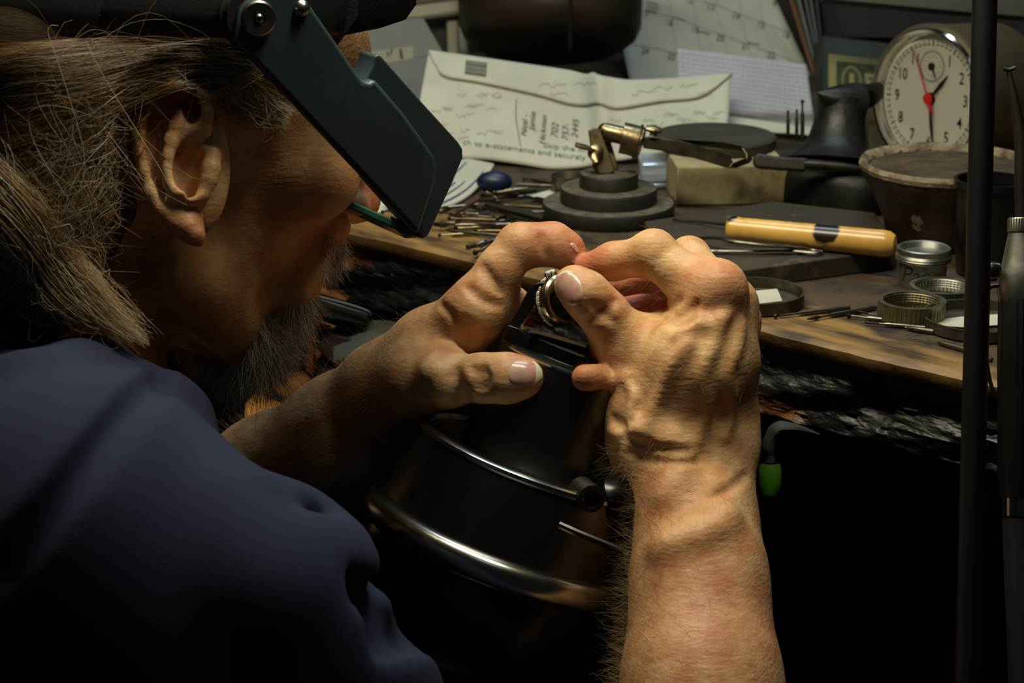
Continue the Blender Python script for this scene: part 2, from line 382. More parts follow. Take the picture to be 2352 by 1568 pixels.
# right arm (foreground), hand with its back to the camera
RA = dict(k=[P(110, 1310, .77), P(1430, 2580, .77), P(1640, 1950, .80), P(1612, 1560, .83), P(1606, 1330, .85), P(1601, 1180, .862)])
def rhand(p):
    d = chain(p, RA['k'], [.043, .042, .038, .0285, .0245, .0222], .02)
    # wrist: two bones side by side
    d = smin(d, chain(p, [P(1560, 1190, .866), P(1505, 1050, .874), P(1480, 960, .88)], [.017, .0155, .0165], .01), .012)
    d = smin(d, chain(p, [P(1650, 1190, .868), P(1648, 1050, .876), P(1650, 960, .886)], [.015, .0145, .015], .01), .012)
    W = P(1560, 1020, .878)
    mcp = {'i': P(1640, 678, .868), 'm': P(1672, 702, .884), 'r': P(1680, 738, .900), 'p': P(1668, 778, .915)}
    palm = chain(p, [P(1510, 990, .877), P(1575, 830, .866), mcp['i']], [.0175, .0155, .0118], .01)
    palm = smin(palm, chain(p, [P(1575, 990, .874), P(1640, 830, .872), mcp['m']], [.0165, .015, .0115], .01), .010)
    palm = smin(palm, chain(p, [P(1630, 1000, .882), P(1664, 840, .884), mcp['r']], [.0150, .0125, .0112], .01), .010)
    palm = smin(palm, chain(p, [P(1660, 1010, .890), P(1668, 880, .905), mcp['p']], [.0135, .0115, .0110], .01), .010)
    palm = smin(palm, chain(p, [P(1540, 940, .8735), P(1600, 850, .8705), P(1632, 765, .8715)], [.0165, .0155, .0135], .01), .012)
    d = smin(d, palm, .012)
    # thenar side, thumb web
    d = smin(d, chain(p, [P(1500, 985, .882), P(1462, 900, .886), P(1440, 805, .884)], [.0165, .0155, .0128], .01), .012)
    d = smin(d, chain(p, [P(1460, 830, .888), P(1535, 800, .887), P(1582, 720, .882)], [.0125, .0115, .0105], .01), .010)
    d = smin(d, rcone(p, P(1500, 900, .893), P(1620, 860, .905), .018, .016), .012)
    th = chain(p, [P(1440, 803, .884), P(1388, 722, .874), P(1345, 676, .871), P(1316, 652, .872)], [.0118, .0098, .0092, .0080], .006)
    th = smin(th, ellip(p, P(1436, 795, .880), np.eye(3), (.0125, .012, .012)), .006)
    def fing(pts, rs, k=.008):
        nonlocal d
        return smin(d, chain(p, pts, rs, .004), k)
    fi = chain(p, [mcp['i'], P(1498, 585, .880), P(1408, 600, .889), P(1345, 613, .896)], [.0112, .0092, .0078, .0058], .004)
    fi = smin(fi, ellip(p, P(1502, 578, .879), np.eye(3), (.0098, .009, .0098)), .003)
    fm = chain(p, [mcp['m'], P(1583, 592, .915), P(1500, 628, .930), P(1425, 650, .932)], [.0110, .0090, .0080, .0064], .004)
    fr = chain(p, [mcp['r'], P(1600, 690, .945), P(1500, 700, .950), P(1420, 735, .945)], [.0108, .0100, .0096, .0085], .004)
    fp = chain(p, [mcp['p'], P(1570, 850, .922), P(1450, 868, .894), P(1343, 867, .861)], [.0100, .0078, .0066, .0056], .004)
    o = smin(d, th, .010)
    for f_, k_ in ((fi, .009), (fm, .009), (fr, .009), (fp, .003)): o = np.minimum(o, smin(d, f_, k_))
    # knuckle, tendons, veins
    def ridge(pts, r, k, w=0.0):
        nonlocal o
        o = smin(o, chain(p, pts, [r] * len(pts), .002), k)
    o = smin(o, ellip(p, P(1650, 655, .862), np.eye(3), (.0105, .011, .010)), .008)
    return o
LA = dict(k=[P(-150, 900, 1.02), P(380, 1330, 1.06), P(640, 1125, 1.00), P(800, 1010, .965), P(900, 925, .945)])
def lhand(p):
    d = chain(p, LA['k'], [.05, .042, .034, .0285, .0235], .02)
    i = P(1092, 712, .896)
    d = smin(d, chain(p, [P(880, 880, .938), P(985, 790, .918), i], [.0185, .0145, .0125], .01), .014)
    d = smin(d, chain(p, [P(890, 915, .95), P(1010, 830, .935), P(1122, 735, .918)], [.0175, .0145, .0120], .01), .014)
    d = smin(d, chain(p, [P(900, 940, .96), P(1030, 860, .95), P(1138, 765, .936)], [.0165, .0140, .0110], .01), .014)
    d = smin(d, chain(p, [P(1040, 880, .96), P(1140, 800, .95)], [.012, .0105], .01), .012)
    # thenar and web
    d = smin(d, chain(p, [P(890, 905, .93), P(960, 872, .905), P(1025, 868, .890)], [.017, .0145, .0120], .01), .012)
    d = smin(d, chain(p, [P(1000, 850, .905), P(1030, 790, .915), P(1075, 760, .905)], [.0105, .0085, .009], .008), .009)
    th = chain(p, [P(1025, 868, .888), P(1112, 868, .874), P(1165, 868, .868), P(1203, 867, .866)], [.0112, .0098, .0100, .0086], .005)
    fi = chain(p, [i, P(1148, 618, .894), P(1190, 563, .895), P(1272, 558, .900), P(1300, 575, .901), P(1318, 598, .902)], [.0118, .0098, .0092, .0085, .0080, .0066], .003)
    fi = smin(fi, chain(p, [P(1150, 650, .905), P(1145, 735, .915)], [.0090, .0085]), .006)
    fi = smin(fi, chain(p, [P(1205, 566, .896), P(1262, 562, .899)], [.0092, .0088]), .004)
    fm = chain(p, [P(1122, 735, .918), P(1150, 672, .930), P(1178, 700, .955), P(1168, 750, .955)], [.0110, .0085, .0078, .0066], .004)
    fr = chain(p, [P(1138, 765, .936), P(1150, 705, .955), P(1155, 745, .972), P(1150, 790, .970)], [.0104, .0082, .0074, .0064], .004)
    fp = chain(p, [P(1140, 800, .950), P(1150, 750, .975), P(1145, 790, .985), P(1130, 820, .98)], [.0095, .0074, .0068, .0058], .004)
    o = smin(d, th, .008)
    for f_, k in ((fi, .009), (fm, .008), (fr, .008), (fp, .008)): o = np.minimum(o, smin(d, f_, k))
    return o
BOX = {'r': (np.minimum.reduce(RA['k']) , np.maximum.reduce(RA['k']))}
def part(p, fn, lo, hi, out):
    m = ((p > lo) & (p < hi)).all(1)
    if m.any(): out[m] = fn(p[m])
    return out
VEINS = []
def far(p, lo, hi):   # distance to a box, so that far away values stay sensible
    q = np.maximum(np.maximum(lo - p, p - hi), 0); return np.linalg.norm(q, axis=1)
HLO, HHI = HM - .16, HM + .17
RLO, RHI = np.array([-.22, .62, .60]), np.array([.20, 1.02, 1.28])
LLO, LHI = np.array([-.36, .74, .70]), np.array([.09, 1.20, 1.30])
def body(p):
    out = far(p, HLO, HHI) + .02; out = part(p, head, HLO, HHI, out)
    n = smin(rcone(p, NECK[0], NECK[1], .058, .055), rcone(p, NECK[1], NECK[2], .055, .065), .02); out = smin(out, n, .02)
    t = chain(p, [P(-150, 900, 1.02), P(0, 1100, .90), P(0, 1500, .80)], [.05, .06, .07], .03); t = smin(t, rcone(p, P(0, 1150, .86), RA['k'][0], .05, .045), .03)
    out = smin(out, t, .03)
    r = far(p, RLO, RHI) + .02; r = part(p, rhand, RLO, RHI, r)
    l = far(p, LLO, LHI) + .02; l = part(p, lhand, LLO, LHI, l)
    out = np.minimum(out, r); out = np.minimum(out, l)
    for pts, rr, k, lo, hi in VEINS:
        m = ((p > lo) & (p < hi)).all(1)
        if m.any():
            e = chain(p[m], pts, [abs(rr)] * len(pts), .002); out[m] = smin(out[m], e, k) if rr > 0 else smax(out[m], -e, k)
    return out
def vein(pxs, rr, k, sink):
    """a raised (rr > 0) or sunk (rr < 0) line over the skin through the given photo points"""
    s = spline(pxs, max(3, len(pxs) * 3)); q, hit = march(body, s[:, 0], s[:, 1]); g = grad(body, q); q = q - g * sink
    q = q[hit]
    if len(q) < 2: return
    VEINS.append((list(q), rr, k, q.min(0) - .012, q.max(0) + .012))
# ---------------------------------------------------------------- build the jeweller
HRES = .0014 if FINAL else .002
# veins and tendons of the right hand, knuckle folds, wrist tendon
for a in ([(1400,880),(1436,868),(1462,905),(1452,950),(1474,1000)], [(1560,770),(1600,740),(1628,745),(1668,722)], [(1480,990),(1520,900),(1545,830),(1580,790)],
          [(1600,1010),(1620,930),(1612,860),(1640,790),(1660,735)], [(1665,1000),(1680,920),(1672,860),(1692,800),(1702,745)], [(1405,990),(1432,1000),(1462,985)]):
    vein(a, .0013, .005, .0004)
for a in ([(1530,1130),(1560,1060),(1540,1010)], [(1668,1180),(1640,1210),(1560,1240),(1520,1255)]):
    vein(a, .0035, .010, .0012)
for a in ([(1512,670),(1540,700),(1560,690)], [(1520,700),(1560,728),(1600,700)], [(1512,722),(1552,745),(1590,730)], [(1346,742),(1380,720),(1412,690)], [(1362,700),(1385,716),(1405,738)],
          [(1440,1010),(1500,1030),(1580,1035)], [(1450,1040),(1520,1062),(1600,1060)], [(1640,1140),(1680,1120),(1715,1090)],
          [(1410,960),(1430,985),(1425,1010)], [(1450,870),(1470,905),(1468,940)]):
    vein(a, -.0009, .003, -.0001)
for a in ([(1107,612),(1128,640),(1150,672)], [(1075,660),(1110,690),(1150,700)], [(1000,690),(1040,730),(1060,790)], [(1246,540),(1249,565),(1256,590)], [(1070,735),(1085,775),(1072,810)],
          [(1085,845),(1100,862),(1098,890)], [(1110,848),(1118,870),(1112,895)]):
    vein(a, -.0009, .003, -.0001)
vein([(1040,862),(1052,890),(1060,915)], -.002, .006, -.0008)
vein([(985,850),(1015,872),(1010,905)], .003, .008, .001)
person = thing('person', 'man in navy t-shirt with long fair hair and grey beard bent over a ring', 'person', loc=P(100, 1560, .8))
def skinmat():
    m = mat('skin', (.82, .67, .48), (.75, .555, .375), rough=.50, scale=90, lo=.38, hi=.62, c3=(.64, .42, .27), scale3=26, lo3=.55, hi3=.78, sss=.12, spec=.35)
    nt = m.node_tree; n = nt.nodes; L = nt.links; b = n['Principled BSDF']
    at = n.new('ShaderNodeAttribute'); at.attribute_name = 'redness'
    old = b.inputs['Base Color'].links[0].from_socket
    mx = n.new('ShaderNodeMix'); mx.data_type = 'RGBA'; mx.inputs[7].default_value = lin((.72, .36, .27)) + (1,)
    L.new(at.outputs['Fac'], mx.inputs[0]); L.new(old, mx.inputs[6]); L.new(mx.outputs[2], b.inputs['Base Color'])
    tc = n.new('ShaderNodeTexCoord')
    def tex(kind, sc, st=None):
        t = n.new(kind); t.inputs['Scale'].default_value = sc; s = tc.outputs['Object']
        if st: mp = n.new('ShaderNodeMapping'); mp.inputs['Scale'].default_value = st; mp.inputs['Rotation'].default_value = (0, .5, 0); L.new(s, mp.inputs[0]); s = mp.outputs[0]
        L.new(s, t.inputs['Vector']); return t
    v1 = tex('ShaderNodeTexVoronoi', 620); v2 = tex('ShaderNodeTexNoise', 260, (.45, 1, 2.4)); v2.inputs['Detail'].default_value = 3
    v3 = tex('ShaderNodeTexNoise', 90, (1, 1, 1.5)); v3.inputs['Detail'].default_value = 3
    h = None
    for t, o, k in ((v1, 'Distance', .35), (v2, 'Fac', 1.2), (v3, 'Fac', 1.6)):
        q = n.new('ShaderNodeMath'); q.operation = 'MULTIPLY'; q.inputs[1].default_value = k; L.new(t.outputs[o], q.inputs[0])
        if h is None: h = q.outputs[0]
        else: a = n.new('ShaderNodeMath'); L.new(h, a.inputs[0]); L.new(q.outputs[0], a.inputs[1]); h = a.outputs[0]
    bp = n.new('ShaderNodeBump'); bp.inputs['Strength'].default_value = .5; bp.inputs['Distance'].default_value = .0005; L.new(h, bp.inputs['Height']); L.new(bp.outputs[0], b.inputs['Normal'])
    return m
SKIN = skinmat()
v, f = mesh_sdf(body, (-.37, .55, .68), (.12, 1.22, 1.42), HRES)
BV = v; BN = grad(body, v)
bo = obj('body', v - np.array(person.location), f, SKIN, person)
red = np.zeros(len(v))
for c, r, a in ((P(1460,690,.945), .032, .9), (P(1343,867,.866), .012, .45), (P(1345,613,.89), .016, .7), (P(1318,596,.902), .014, .8), (P(1240,560,.90), .016, .6), (P(1316,652,.872), .010, .3), (P(1203,867,.866), .010, .35),  # first entry: redness stands in for shade on the fingers inside the grip
                (P(1650,655,.862), .015, .5), (P(1425,795,.88), .013, .35), (P(1385,715,.87), .009, .3), (P(1050,700,.9), .03, .22), (P(1720,700,.89), .012, .4), (E3(400,215), .012, .9), (E3(330,280), .014, .6), (E3(430,540), .012, .4),
                (H(0,11.5,0), .02, .7), (H(3,7,0), .035, .4), (P(1640,1450,.83), .05, .3), (P(1500,1150,.84), .02, .3)):
    red = np.maximum(red, a * np.clip(1.4 - np.linalg.norm(v - c, axis=1) / r, 0, 1))
at = bo.data.attributes.new('redness', 'FLOAT', 'POINT'); at.data.foreach_set('value', red.astype(np.float32))
# nails
NAIL = mat('nail', (.80, .66, .58), (.72, .52, .46), rough=.28, scale=200, sss=.1, spec=.6)
NAILTIP = mat('nail_tip', (.80, .80, .68), rough=.35)
def nail(c, ax, hl, hw, tip, lift=.0004, nu=18, nv=14, twist=0):
    """c = centre px, ax = px direction towards the fingertip, hl/hw = half length and width in px"""
    ax = np.array(ax, float); ax /= np.linalg.norm(ax); sd = np.array([-ax[1], ax[0]]); c = np.array(c, float); PX = []; UV = []
    for i in range(nu + 1):
        for j in range(nv + 1):
            u = -1 + 2 * i / nu; t = -1 + 2 * j / nv
            k = (1 - abs(u) ** 4 * .35) if u > 0 else (1 - abs(u) ** 3 * .45)
            uu = u * (1 - .22 * t * t)
            PX.append(c + ax * uu * hl + sd * t * hw * k); UV.append((u, t))
    PX = np.array(PX); UV = np.array(UV); q, hit = march(body, PX[:, 0], PX[:, 1]); g = grad(body, q)
    e = np.maximum(np.abs(UV[:, 1]) ** 4, np.where(UV[:, 0] < 0, np.abs(UV[:, 0]) ** 6, 0))
    q = q + g * (lift - e * (lift + .0004))[:, None]
    W = nv + 1; F = [(i * W + j, (i + 1) * W + j, (i + 1) * W + j + 1, i * W + j + 1) for i in range(nu) for j in range(nv)]
    m = MB(); m.add(list(q), F); m.add(list(q - g * .0005), [x[::-1] for x in F])
    o = m.build('fingernail', NAIL, person); o.data.materials.append(NAILTIP)
    for k, pl in enumerate(o.data.polygons):
        if (k % (nu * nv)) // nv >= nu - tip: pl.material_index = 1
    return o
nail((1309, 664), (-.36, -.93), 43, 33, 1)
nail((1203, 857), (1, .05), 41, 34, 3)
nail((1319, 568), (.6, .8), 13, 7, 1)
# ---------------------------------------------------------------- shirt
SEAM = None
def shirt0(p):
    d = chain(p, [P(165, 1262, .725), P(408, 1478, .735), P(1010, 2150, .77)], [.0600, .0605, .0585], .02)
    d = smin(d, chain(p, [P(165, 1262, .725), P(90, 1185, .80), P(-60, 1135, .86), P(-300, 1100, .88)], [.060, .0630, .073, .08], .02), .02)
    d = smin(d, chain(p, [P(-60, 1200, .86), P(150, 1330, 1.0), P(330, 1360, 1.05)], [.075, .062, .055], .03), .03)
    d = smin(d, chain(p, [P(120, 1300, .78), P(-100, 1700, .78), P(-300, 2100, .78)], [.07, .11, .13], .03), .03)
    return d
SH = []
def shirt(p):
    d = shirt0(p)
    for pts, rr, k, lo, hi in SH:
        m = ((p > lo) & (p < hi)).all(1)
        if m.any():
            e = chain(p[m], pts, list(np.linspace(abs(rr), abs(rr), len(pts))), .002); d[m] = smin(d[m], e, k) if rr > 0 else smax(d[m], -e, k)
    return d
def fold(pxs, rr, k, sink):
    s = spline(pxs, len(pxs) * 4); q, hit = march(shirt0, s[:, 0], s[:, 1]); g = grad(shirt0, q); q = (q - g * sink)[hit]
    if len(q) > 1: SH.append((list(q), rr, k, q.min(0) - .04, q.max(0) + .04))
fold([(436,880),(425,858),(398,846),(350,868),(270,945),(190,1045),(110,1150),(40,1240),(-10,1310)], .0050, .012, .0022)
fold([(425,880),(402,862),(360,882),(282,958),(202,1058),(122,1163),(52,1253),(0,1325)], -.0040, .009, -.0012)
fold([(540,990),(500,960),(455,935),(420,915)], .007, .02, .004)
fold([(735,1175),(690,1185),(620,1175),(560,1140)], .0055, .03, .0050)
fold([(775,1235),(720,1240),(640,1250),(570,1230)], .0055, .03, .0050)
fold([(755,1205),(700,1212),(640,1215)], -.003, .02, -.0020)
fold([(860,1385),(790,1395),(700,1370),(580,1340)], .0055, .03, .0050)
fold([(815,1300),(760,1330),(690,1310)], .0055, .03, .0050)
fold([(845,1360),(800,1360),(720,1342)], -.003, .02, -.0020)
fold([(935,1450),(880,1440),(790,1420),(660,1400)], .0055, .03, .0050)
fold([(900,1425),(840,1418),(760,1398)], -.003, .02, -.0020)
fold([(1000,1540),(940,1510),(860,1520),(760,1560)], .0055, .03, .0050)
fold([(960,1490),(900,1478),(820,1480)], -.003, .02, -.0020)
fold([(330,792),(250,800),(140,830),(20,850)], .006, .02, .004)
CLOTH = mat('navy_cloth', (.125, .155, .245), (.11, .14, .225), rough=.85, scale=30, bump=.35, bscale=900, bdist=.0004, spec=.2)
v, f = mesh_sdf(shirt, (-.42, .55, .62), (.10, 1.2, 1.25), .003)
sh = obj('shirt', v - np.array(person.location), f, CLOTH, person); sh['label'] = 'navy blue t-shirt'
# ---------------------------------------------------------------- hair
def hairmass(p):
    def E(r, f, u, a, b, c): return ellip(p, H(r, f, u), HB, (a * .01, b * .01, c * .01))
    d = E(0, -1.3, 4.6, 7.3, 9.8, 8.4)
    d = smax(d, -E(0, 9.6, -1.6, 12, 7.8, 7.4), .012)
    d = smax(d, -E(3, 6.5, -2.4, 12, 7.2, 7.2), .02)
    d = smin(d, chain(p, [H(4.5, -3.5, 1), H(4.0, -5.5, -4), P(40, 640, .82)], [.030, .035, .028], .02), .02)
    d = smax(d, -ellip(p, E3(398, 375, 0), np.array([EX, EUv, EN]), (.0215, .0395, .05)), .006)
    d = smin(d, chain(p, [H(4.5, -7.5, 2.0), P(-60, 430, .83), P(-20, 560, .81), P(80, 650, .80)], [.026, .034, .029, .016], .02), .02)
    return d
def hairsurf(p): return np.minimum(np.minimum(hairmass(p), body(p)), shirt0(p))
HC = [mat('hair_gold', (.62, .48, .27), rough=.38, spec=.6), mat('hair_grey', (.70, .67, .58), rough=.38, spec=.6), mat('hair_brown', (.30, .21, .12), rough=.4, spec=.5)]
HD = mat('hair_dark_brown', (.20, .145, .085), (.13, .09, .05), rough=.7, scale=60, stretch=(1, 1, 6), bump=.6, bscale=300, bdist=.001, spec=.1)  # dark brown mass under the strands
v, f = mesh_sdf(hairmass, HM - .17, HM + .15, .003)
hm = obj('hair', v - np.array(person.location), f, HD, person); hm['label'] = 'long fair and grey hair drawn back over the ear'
def strands(lines, rad, matidx, name, parent, mats, taper=True):
    """lines: (N, K, 3) -> thin three sided tubes in one mesh"""
    L_ = np.asarray(lines); N, K, _ = L_.shape; d = np.gradient(L_, axis=1); d /= np.linalg.norm(d, axis=2)[..., None] + 1e-12
    u = np.cross(d, FW); u /= np.linalg.norm(u, axis=2)[..., None] + 1e-9; w_ = np.cross(d, u)
    r = (np.asarray(rad)[:, None] * (np.linspace(1, .35, K) if taper else np.ones(K))[None])[..., None]
    ring = [L_ + r * (u * math.cos(a) + w_ * math.sin(a)) for a in (0, 2 * PI / 3, 4 * PI / 3)]
    V_ = np.stack(ring, 2).reshape(-1, 3); base = (np.arange(N)[:, None] * K + np.arange(K - 1)[None]).reshape(-1, 1) * 3
    F_ = np.concatenate([np.stack([base[:, 0] + k, base[:, 0] + (k + 1) % 3, base[:, 0] + 3 + (k + 1) % 3, base[:, 0] + 3 + k], 1) for k in range(3)])
    o = obj(name, V_ - np.array(person.location), F_, None, parent, True, 0)
    for m in mats: o.data.materials.append(m)
    mi = np.repeat(np.asarray(matidx), K - 1); o.data.polygons.foreach_set('material_index', np.concatenate([mi] * 3).astype(np.int32))
    return o
def flow(guides, n, K=22, jit=9, lift=(0, .006), stray=0.06, amp=4, dmax=.03):
    g = [spline(a, K) for a in guides]; G = np.array(g); out = []
    s = RNG.random(n) * (len(g) - 1); i = np.minimum(s.astype(int), len(g) - 2); t = (s - i)[:, None, None]
    base = G[i] * (1 - t) + G[i + 1] * t
    ph = RNG.random((n, 1)) * 6.28; fr = RNG.uniform(1, 3.2, (n, 1)); x = np.linspace(0, 1, K)[None]
    A = RNG.normal(0, amp, (n, 1)) * np.where(RNG.random((n, 1)) < stray, 4, 1)
    off = RNG.normal(0, jit, (n, 1)) + A * np.sin(fr * 6.28 * x + ph)
    dirv = np.gradient(base, axis=1); dirv /= np.linalg.norm(dirv, axis=2)[..., None] + 1e-9
    base = base + np.stack([-dirv[..., 1], dirv[..., 0]], -1) * off[..., None]
    # random start and end inside the lock
    a = RNG.uniform(0, .35, n); b = RNG.uniform(.6, 1, n); tt = a[:, None] + (b - a)[:, None] * x; idx = tt * (K - 1); i0 = np.minimum(idx.astype(int), K - 2); fr_ = (idx - i0)[..., None]
    r_ = np.arange(n)[:, None]; base = base[r_, i0] * (1 - fr_) + base[r_, i0 + 1] * fr_
    q, hit = march(hairsurf, base[..., 0].ravel(), base[..., 1].ravel()); gq = grad(hairsurf, q)
    li = np.repeat(RNG.uniform(lift[0], lift[1], n), K); q = q + gq * (li + .0004)[:, None]
    q = q.reshape(n, K, 3); ok = hit.reshape(n, K).mean(1) > .55; hh = hit.reshape(n, K)
    # where a strand leaves the surface, keep the depth of its last point on it
    D = (q - CAM) @ FW; med = np.array([np.median(D[k][hh[k]]) if hh[k].any() else .8 for k in range(n)])
    D2 = np.where(hh, D, med[:, None]); ker = np.array([1, 2, 3, 2, 1.]) / 9
    D2 = np.minimum(D2, D2[:, :1] + dmax)
    Dp = np.pad(D2, ((0, 0), (2, 2)), 'edge'); D2 = sum(Dp[:, k:k + K] * ker[k] for k in range(5)) - (li.reshape(n, K)) * .3
    rays = FW + RT * ((base[..., 0:1] - 1176) / FPX) - UP * ((base[..., 1:2] - 784) / FPX)
    return (CAM + rays * D2[..., None])[ok]
A = [[(600,100),(400,104),(250,104),(100,108),(-60,122)], [(655,165),(500,118),(300,128),(120,160),(-60,190)], [(672,225),(560,160),(380,155),(180,205),(-60,250)], [(668,262),(530,195),(390,192),(230,265),(60,320),(-60,350)]]
T = [[(430,110),(520,150),(600,200),(676,255)], [(440,160),(540,215),(600,250),(670,285)], [(460,190),(530,235),(590,268),(650,282)]]
D_ = [[(370,185),(300,225),(220,280),(120,330),(-60,370)], [(312,240),(240,310),(160,380),(60,430),(-60,450)], [(298,300),(230,380),(180,470),(165,580),(190,690)], [(300,400),(255,480),(225,560),(220,640),(240,720)]]
C_ = [[(-60,330),(60,440),(160,580),(270,710),(352,800)], [(-60,400),(60,530),(150,650),(240,740),(300,770)], [(-60,490),(40,590),(120,690),(200,745)], [(-60,600),(30,660),(90,705),(160,735)]]
n = 2 if FINAL else 1
hl = []; hr = []; hi = []
for gd, cnt, lift, w3, kw in ((A, 5200, (0, .004), (.62, .25), dict(jit=8)), (T, 900, (.0005, .006), (.15, .8), dict(jit=8, amp=7, stray=.2)), (D_, 1500, (0, .003), (.35, .15), dict(jit=12, amp=9, stray=.2)),
                          (C_, 3200, (0, .010), (.5, .38), dict(jit=14, amp=8, stray=.15, dmax=.012)), (D_, 160, (.004, .012), (.4, .4), dict(jit=40, amp=30, stray=.5)), (A, 90, (.003, .008), (.6, .3), dict(jit=16, amp=16, stray=.3))):
    q = flow(gd, cnt, lift=lift, **kw); hl.append(q); hr.append(RNG.uniform(.00008, .00017, len(q))); u = RNG.random(len(q)); hi.append(np.where(u < w3[0], 0, np.where(u < w3[0] + w3[1], 1, 2)))
strands(np.concatenate(hl), np.concatenate(hr), np.concatenate(hi), 'hair_strands', person, HC)
# ---------------------------------------------------------------- beard, moustache, eyebrow, arm hair
def fuzz(mask, n, length, dirfn, rad, K=6, curl=.3, mats=None, w3=(.2, .7), name='beard'):
    ids = np.nonzero(mask)[0]; ids = RNG.choice(ids, n); p0 = BV[ids] + RNG.normal(0, .0006, (n, 3)); nn = BN[ids]
    d = dirfn(p0, nn); d = d + RNG.normal(0, curl, (n, 3)); d /= np.linalg.norm(d, axis=1)[:, None]
    bend = RNG.normal(0, .35, (n, 3)); ln = RNG.uniform(length[0], length[1], n)
    t = np.linspace(0, 1, K)[None, :, None]; q = p0[:, None] + (d[:, None] * t + bend[:, None] * t * t * .5) * ln[:, None, None]
    u = RNG.random(n); return strands(q, RNG.uniform(rad * .6, rad, n), np.where(u < w3[0], 0, np.where(u < w3[0] + w3[1], 1, 2)), name, person, mats or HC)
q = (BV - HM) @ HB.T * 100; r_, f_, u_ = q[:, 0], q[:, 1], q[:, 2]
HCB = [mat('beard_brown', (.52, .46, .36), rough=.5), mat('beard_grey', (.86, .84, .78), rough=.45), mat('beard_dark', (.2, .16, .13), rough=.5)]
_q = BV - CAM; _d = _q @ FW; PXX = 1176 + FPX * _q[:, 0] / _d; PYY = 784 - FPX * (_q @ UP) / _d
inh = (PXX < 800) & ~((PXX > 650) & (PYY > 790)) & (PXX + PYY * .9 < 1420 + 30) & (np.abs(r_) < 8) & (u_ > -11) & (f_ > 0) & (np.linalg.norm(BV - HM, axis=1) < .15)
bm_ = inh & (f_ > 6.0) & (u_ < -4.6 + np.maximum(0, 7.5 - f_) * -.6) & (u_ > -9.5); ms = inh & (u_ < -1.3) & (u_ > -3.1) & (f_ > 8.2)
fuzz(bm_, 5200, (.008, .020), lambda p, n: n * .55 + HF * .15 - HU * .9, .00014, mats=HCB, name='beard')
fuzz(inh & (f_ > 7.6) & (u_ < -4.2) & (u_ > -7.5), 1800, (.006, .012), lambda p, n: n * .9 + HF * .1 - HU * .5, .00013, mats=HCB, name='beard')
fuzz(ms, 1500, (.005, .009), lambda p, n: n * .6 + HF * .1 - HU * .8, .00013, mats=HCB, name='moustache')
AH = [mat('arm_hair_fair', (.62, .50, .32), rough=.4), mat('arm_hair_pale', (.70, .62, .46), rough=.4), mat('arm_hair_brown', (.36, .25, .14), rough=.4)]
def seg(p, a, b):
    t = np.clip(((p - a) @ (b - a)) / ((b - a) @ (b - a)), 0, 1); return t, np.linalg.norm(p - a - t[:, None] * (b - a), axis=1)
a, b = P(1602, 1000, .865), P(1625, 1800, .82); t, dd = seg(BV, a, b)
am = (b - a) / np.linalg.norm(b - a)
mk_ = (dd < .06) & (t > .03) & (BV[:, 0] > .03) & (BV[:, 2] < 1.15)
fuzz(mk_ & (BN @ RT < -.55), 2600, (.006, .013), lambda p, n: n * .55 - am * .3 + UP * -.25, .00006, mats=AH, curl=.3, name='arm_hair')
fuzz(mk_ & (BN @ RT < .5), 2000, (.004, .012), lambda p, n: n * .5 - am * .35 + RT * -.45 + UP * -.25, .00005, mats=AH, curl=.35, name='arm_hair')
fuzz((BV[:, 0] > .045) & (np.abs(BV[:, 2] - .93) < .05) & (BV[:, 1] < .92) & (dd > .0), 900, (.004, .008), lambda p, n: n * .25 - RT * .5 + UP * -.5, .00005, mats=AH, name='arm_hair')
a, b = P(960, 820, .92), P(560, 1120, 1.02); t, dd = seg(BV, a, b)
fuzz((dd < .05) & (t > .02) & (BV[:, 0] < -.02), 3000, (.005, .012), lambda p, n: n * .6 + (b - a) / np.linalg.norm(b - a) * .5, .00006, mats=AH, curl=.35, name='arm_hair')
# ---------------------------------------------------------------- headband magnifier
def HP(px, py, r):
    ray = FW + RT * ((px - 1176) / FPX) - UP * ((py - 784) / FPX); c = H(r, 0, 0); t = ((c - CAM) @ HR) / (ray @ HR); return CAM + ray * t
vis = thing('magnifier_visor', 'dark grey headband magnifier with a flip down lens hood worn by the man', 'magnifier', loc=H(0, 0, 12))
PLA = mat('grey_plastic', (.22, .28, .30), (.20, .26, .28), rough=.40, scale=60, bump=.25, bscale=1400, bdist=.0003, spec=.5)
FELT = mat('black_felt', (.10, .115, .14), (.07, .08, .10), rough=.95, scale=300, bump=.8, bscale=900, bdist=.0008, spec=.1)
BLK = mat('black_leather', (.055, .06, .06), (.04, .045, .045), rough=.6, scale=80, bump=.3, bscale=500, bdist=.0004)
NIK = mat('nickel', (.62, .62, .58), (.5, .5, .46), rough=.3, metal=1, scale=80)
def band(a0, a1, r_off, ub, ht, th, n=72, lean=.22):
    prof = [(0, 0), (th * .6, .25), (th, 1), (th - lean * (ht - 1), ht - 1), (th * .6 - lean * ht, ht - .25), (-lean * ht, ht)]
    m = MB(); v = []; f = []
    for i in range(n + 1):
        a = a0 + (a1 - a0) * i / n
        for (o, h) in prof:
            v.append(H((7.85 + r_off + o) * math.sin(a), -1.0 + ((9.75 if math.cos(a) > 0 else 10.6) + r_off + o) * math.cos(a), ub(a) + h))
    k = len(prof)
    for i in range(n):
        for j in range(k): f.append((i * k + j, i * k + (j + 1) % k, (i + 1) * k + (j + 1) % k, (i + 1) * k + j))
    if a1 - a0 < 6.28: f += [tuple(range(k)), tuple(n * k + j for j in range(k))[::-1]]
    m.add(v, f); return m
ub = lambda a: float(np.interp(abs((a + PI) % (2 * PI) - PI), [0, .3, .6, .9, 1.2, 1.57, 1.9, 2.2, 2.5, 2.8, PI], [8.1, 8.2, 8.0, 7.25, 6.3, 5.31, 4.3, 3.4, 2.6, 2.1, 1.9]))
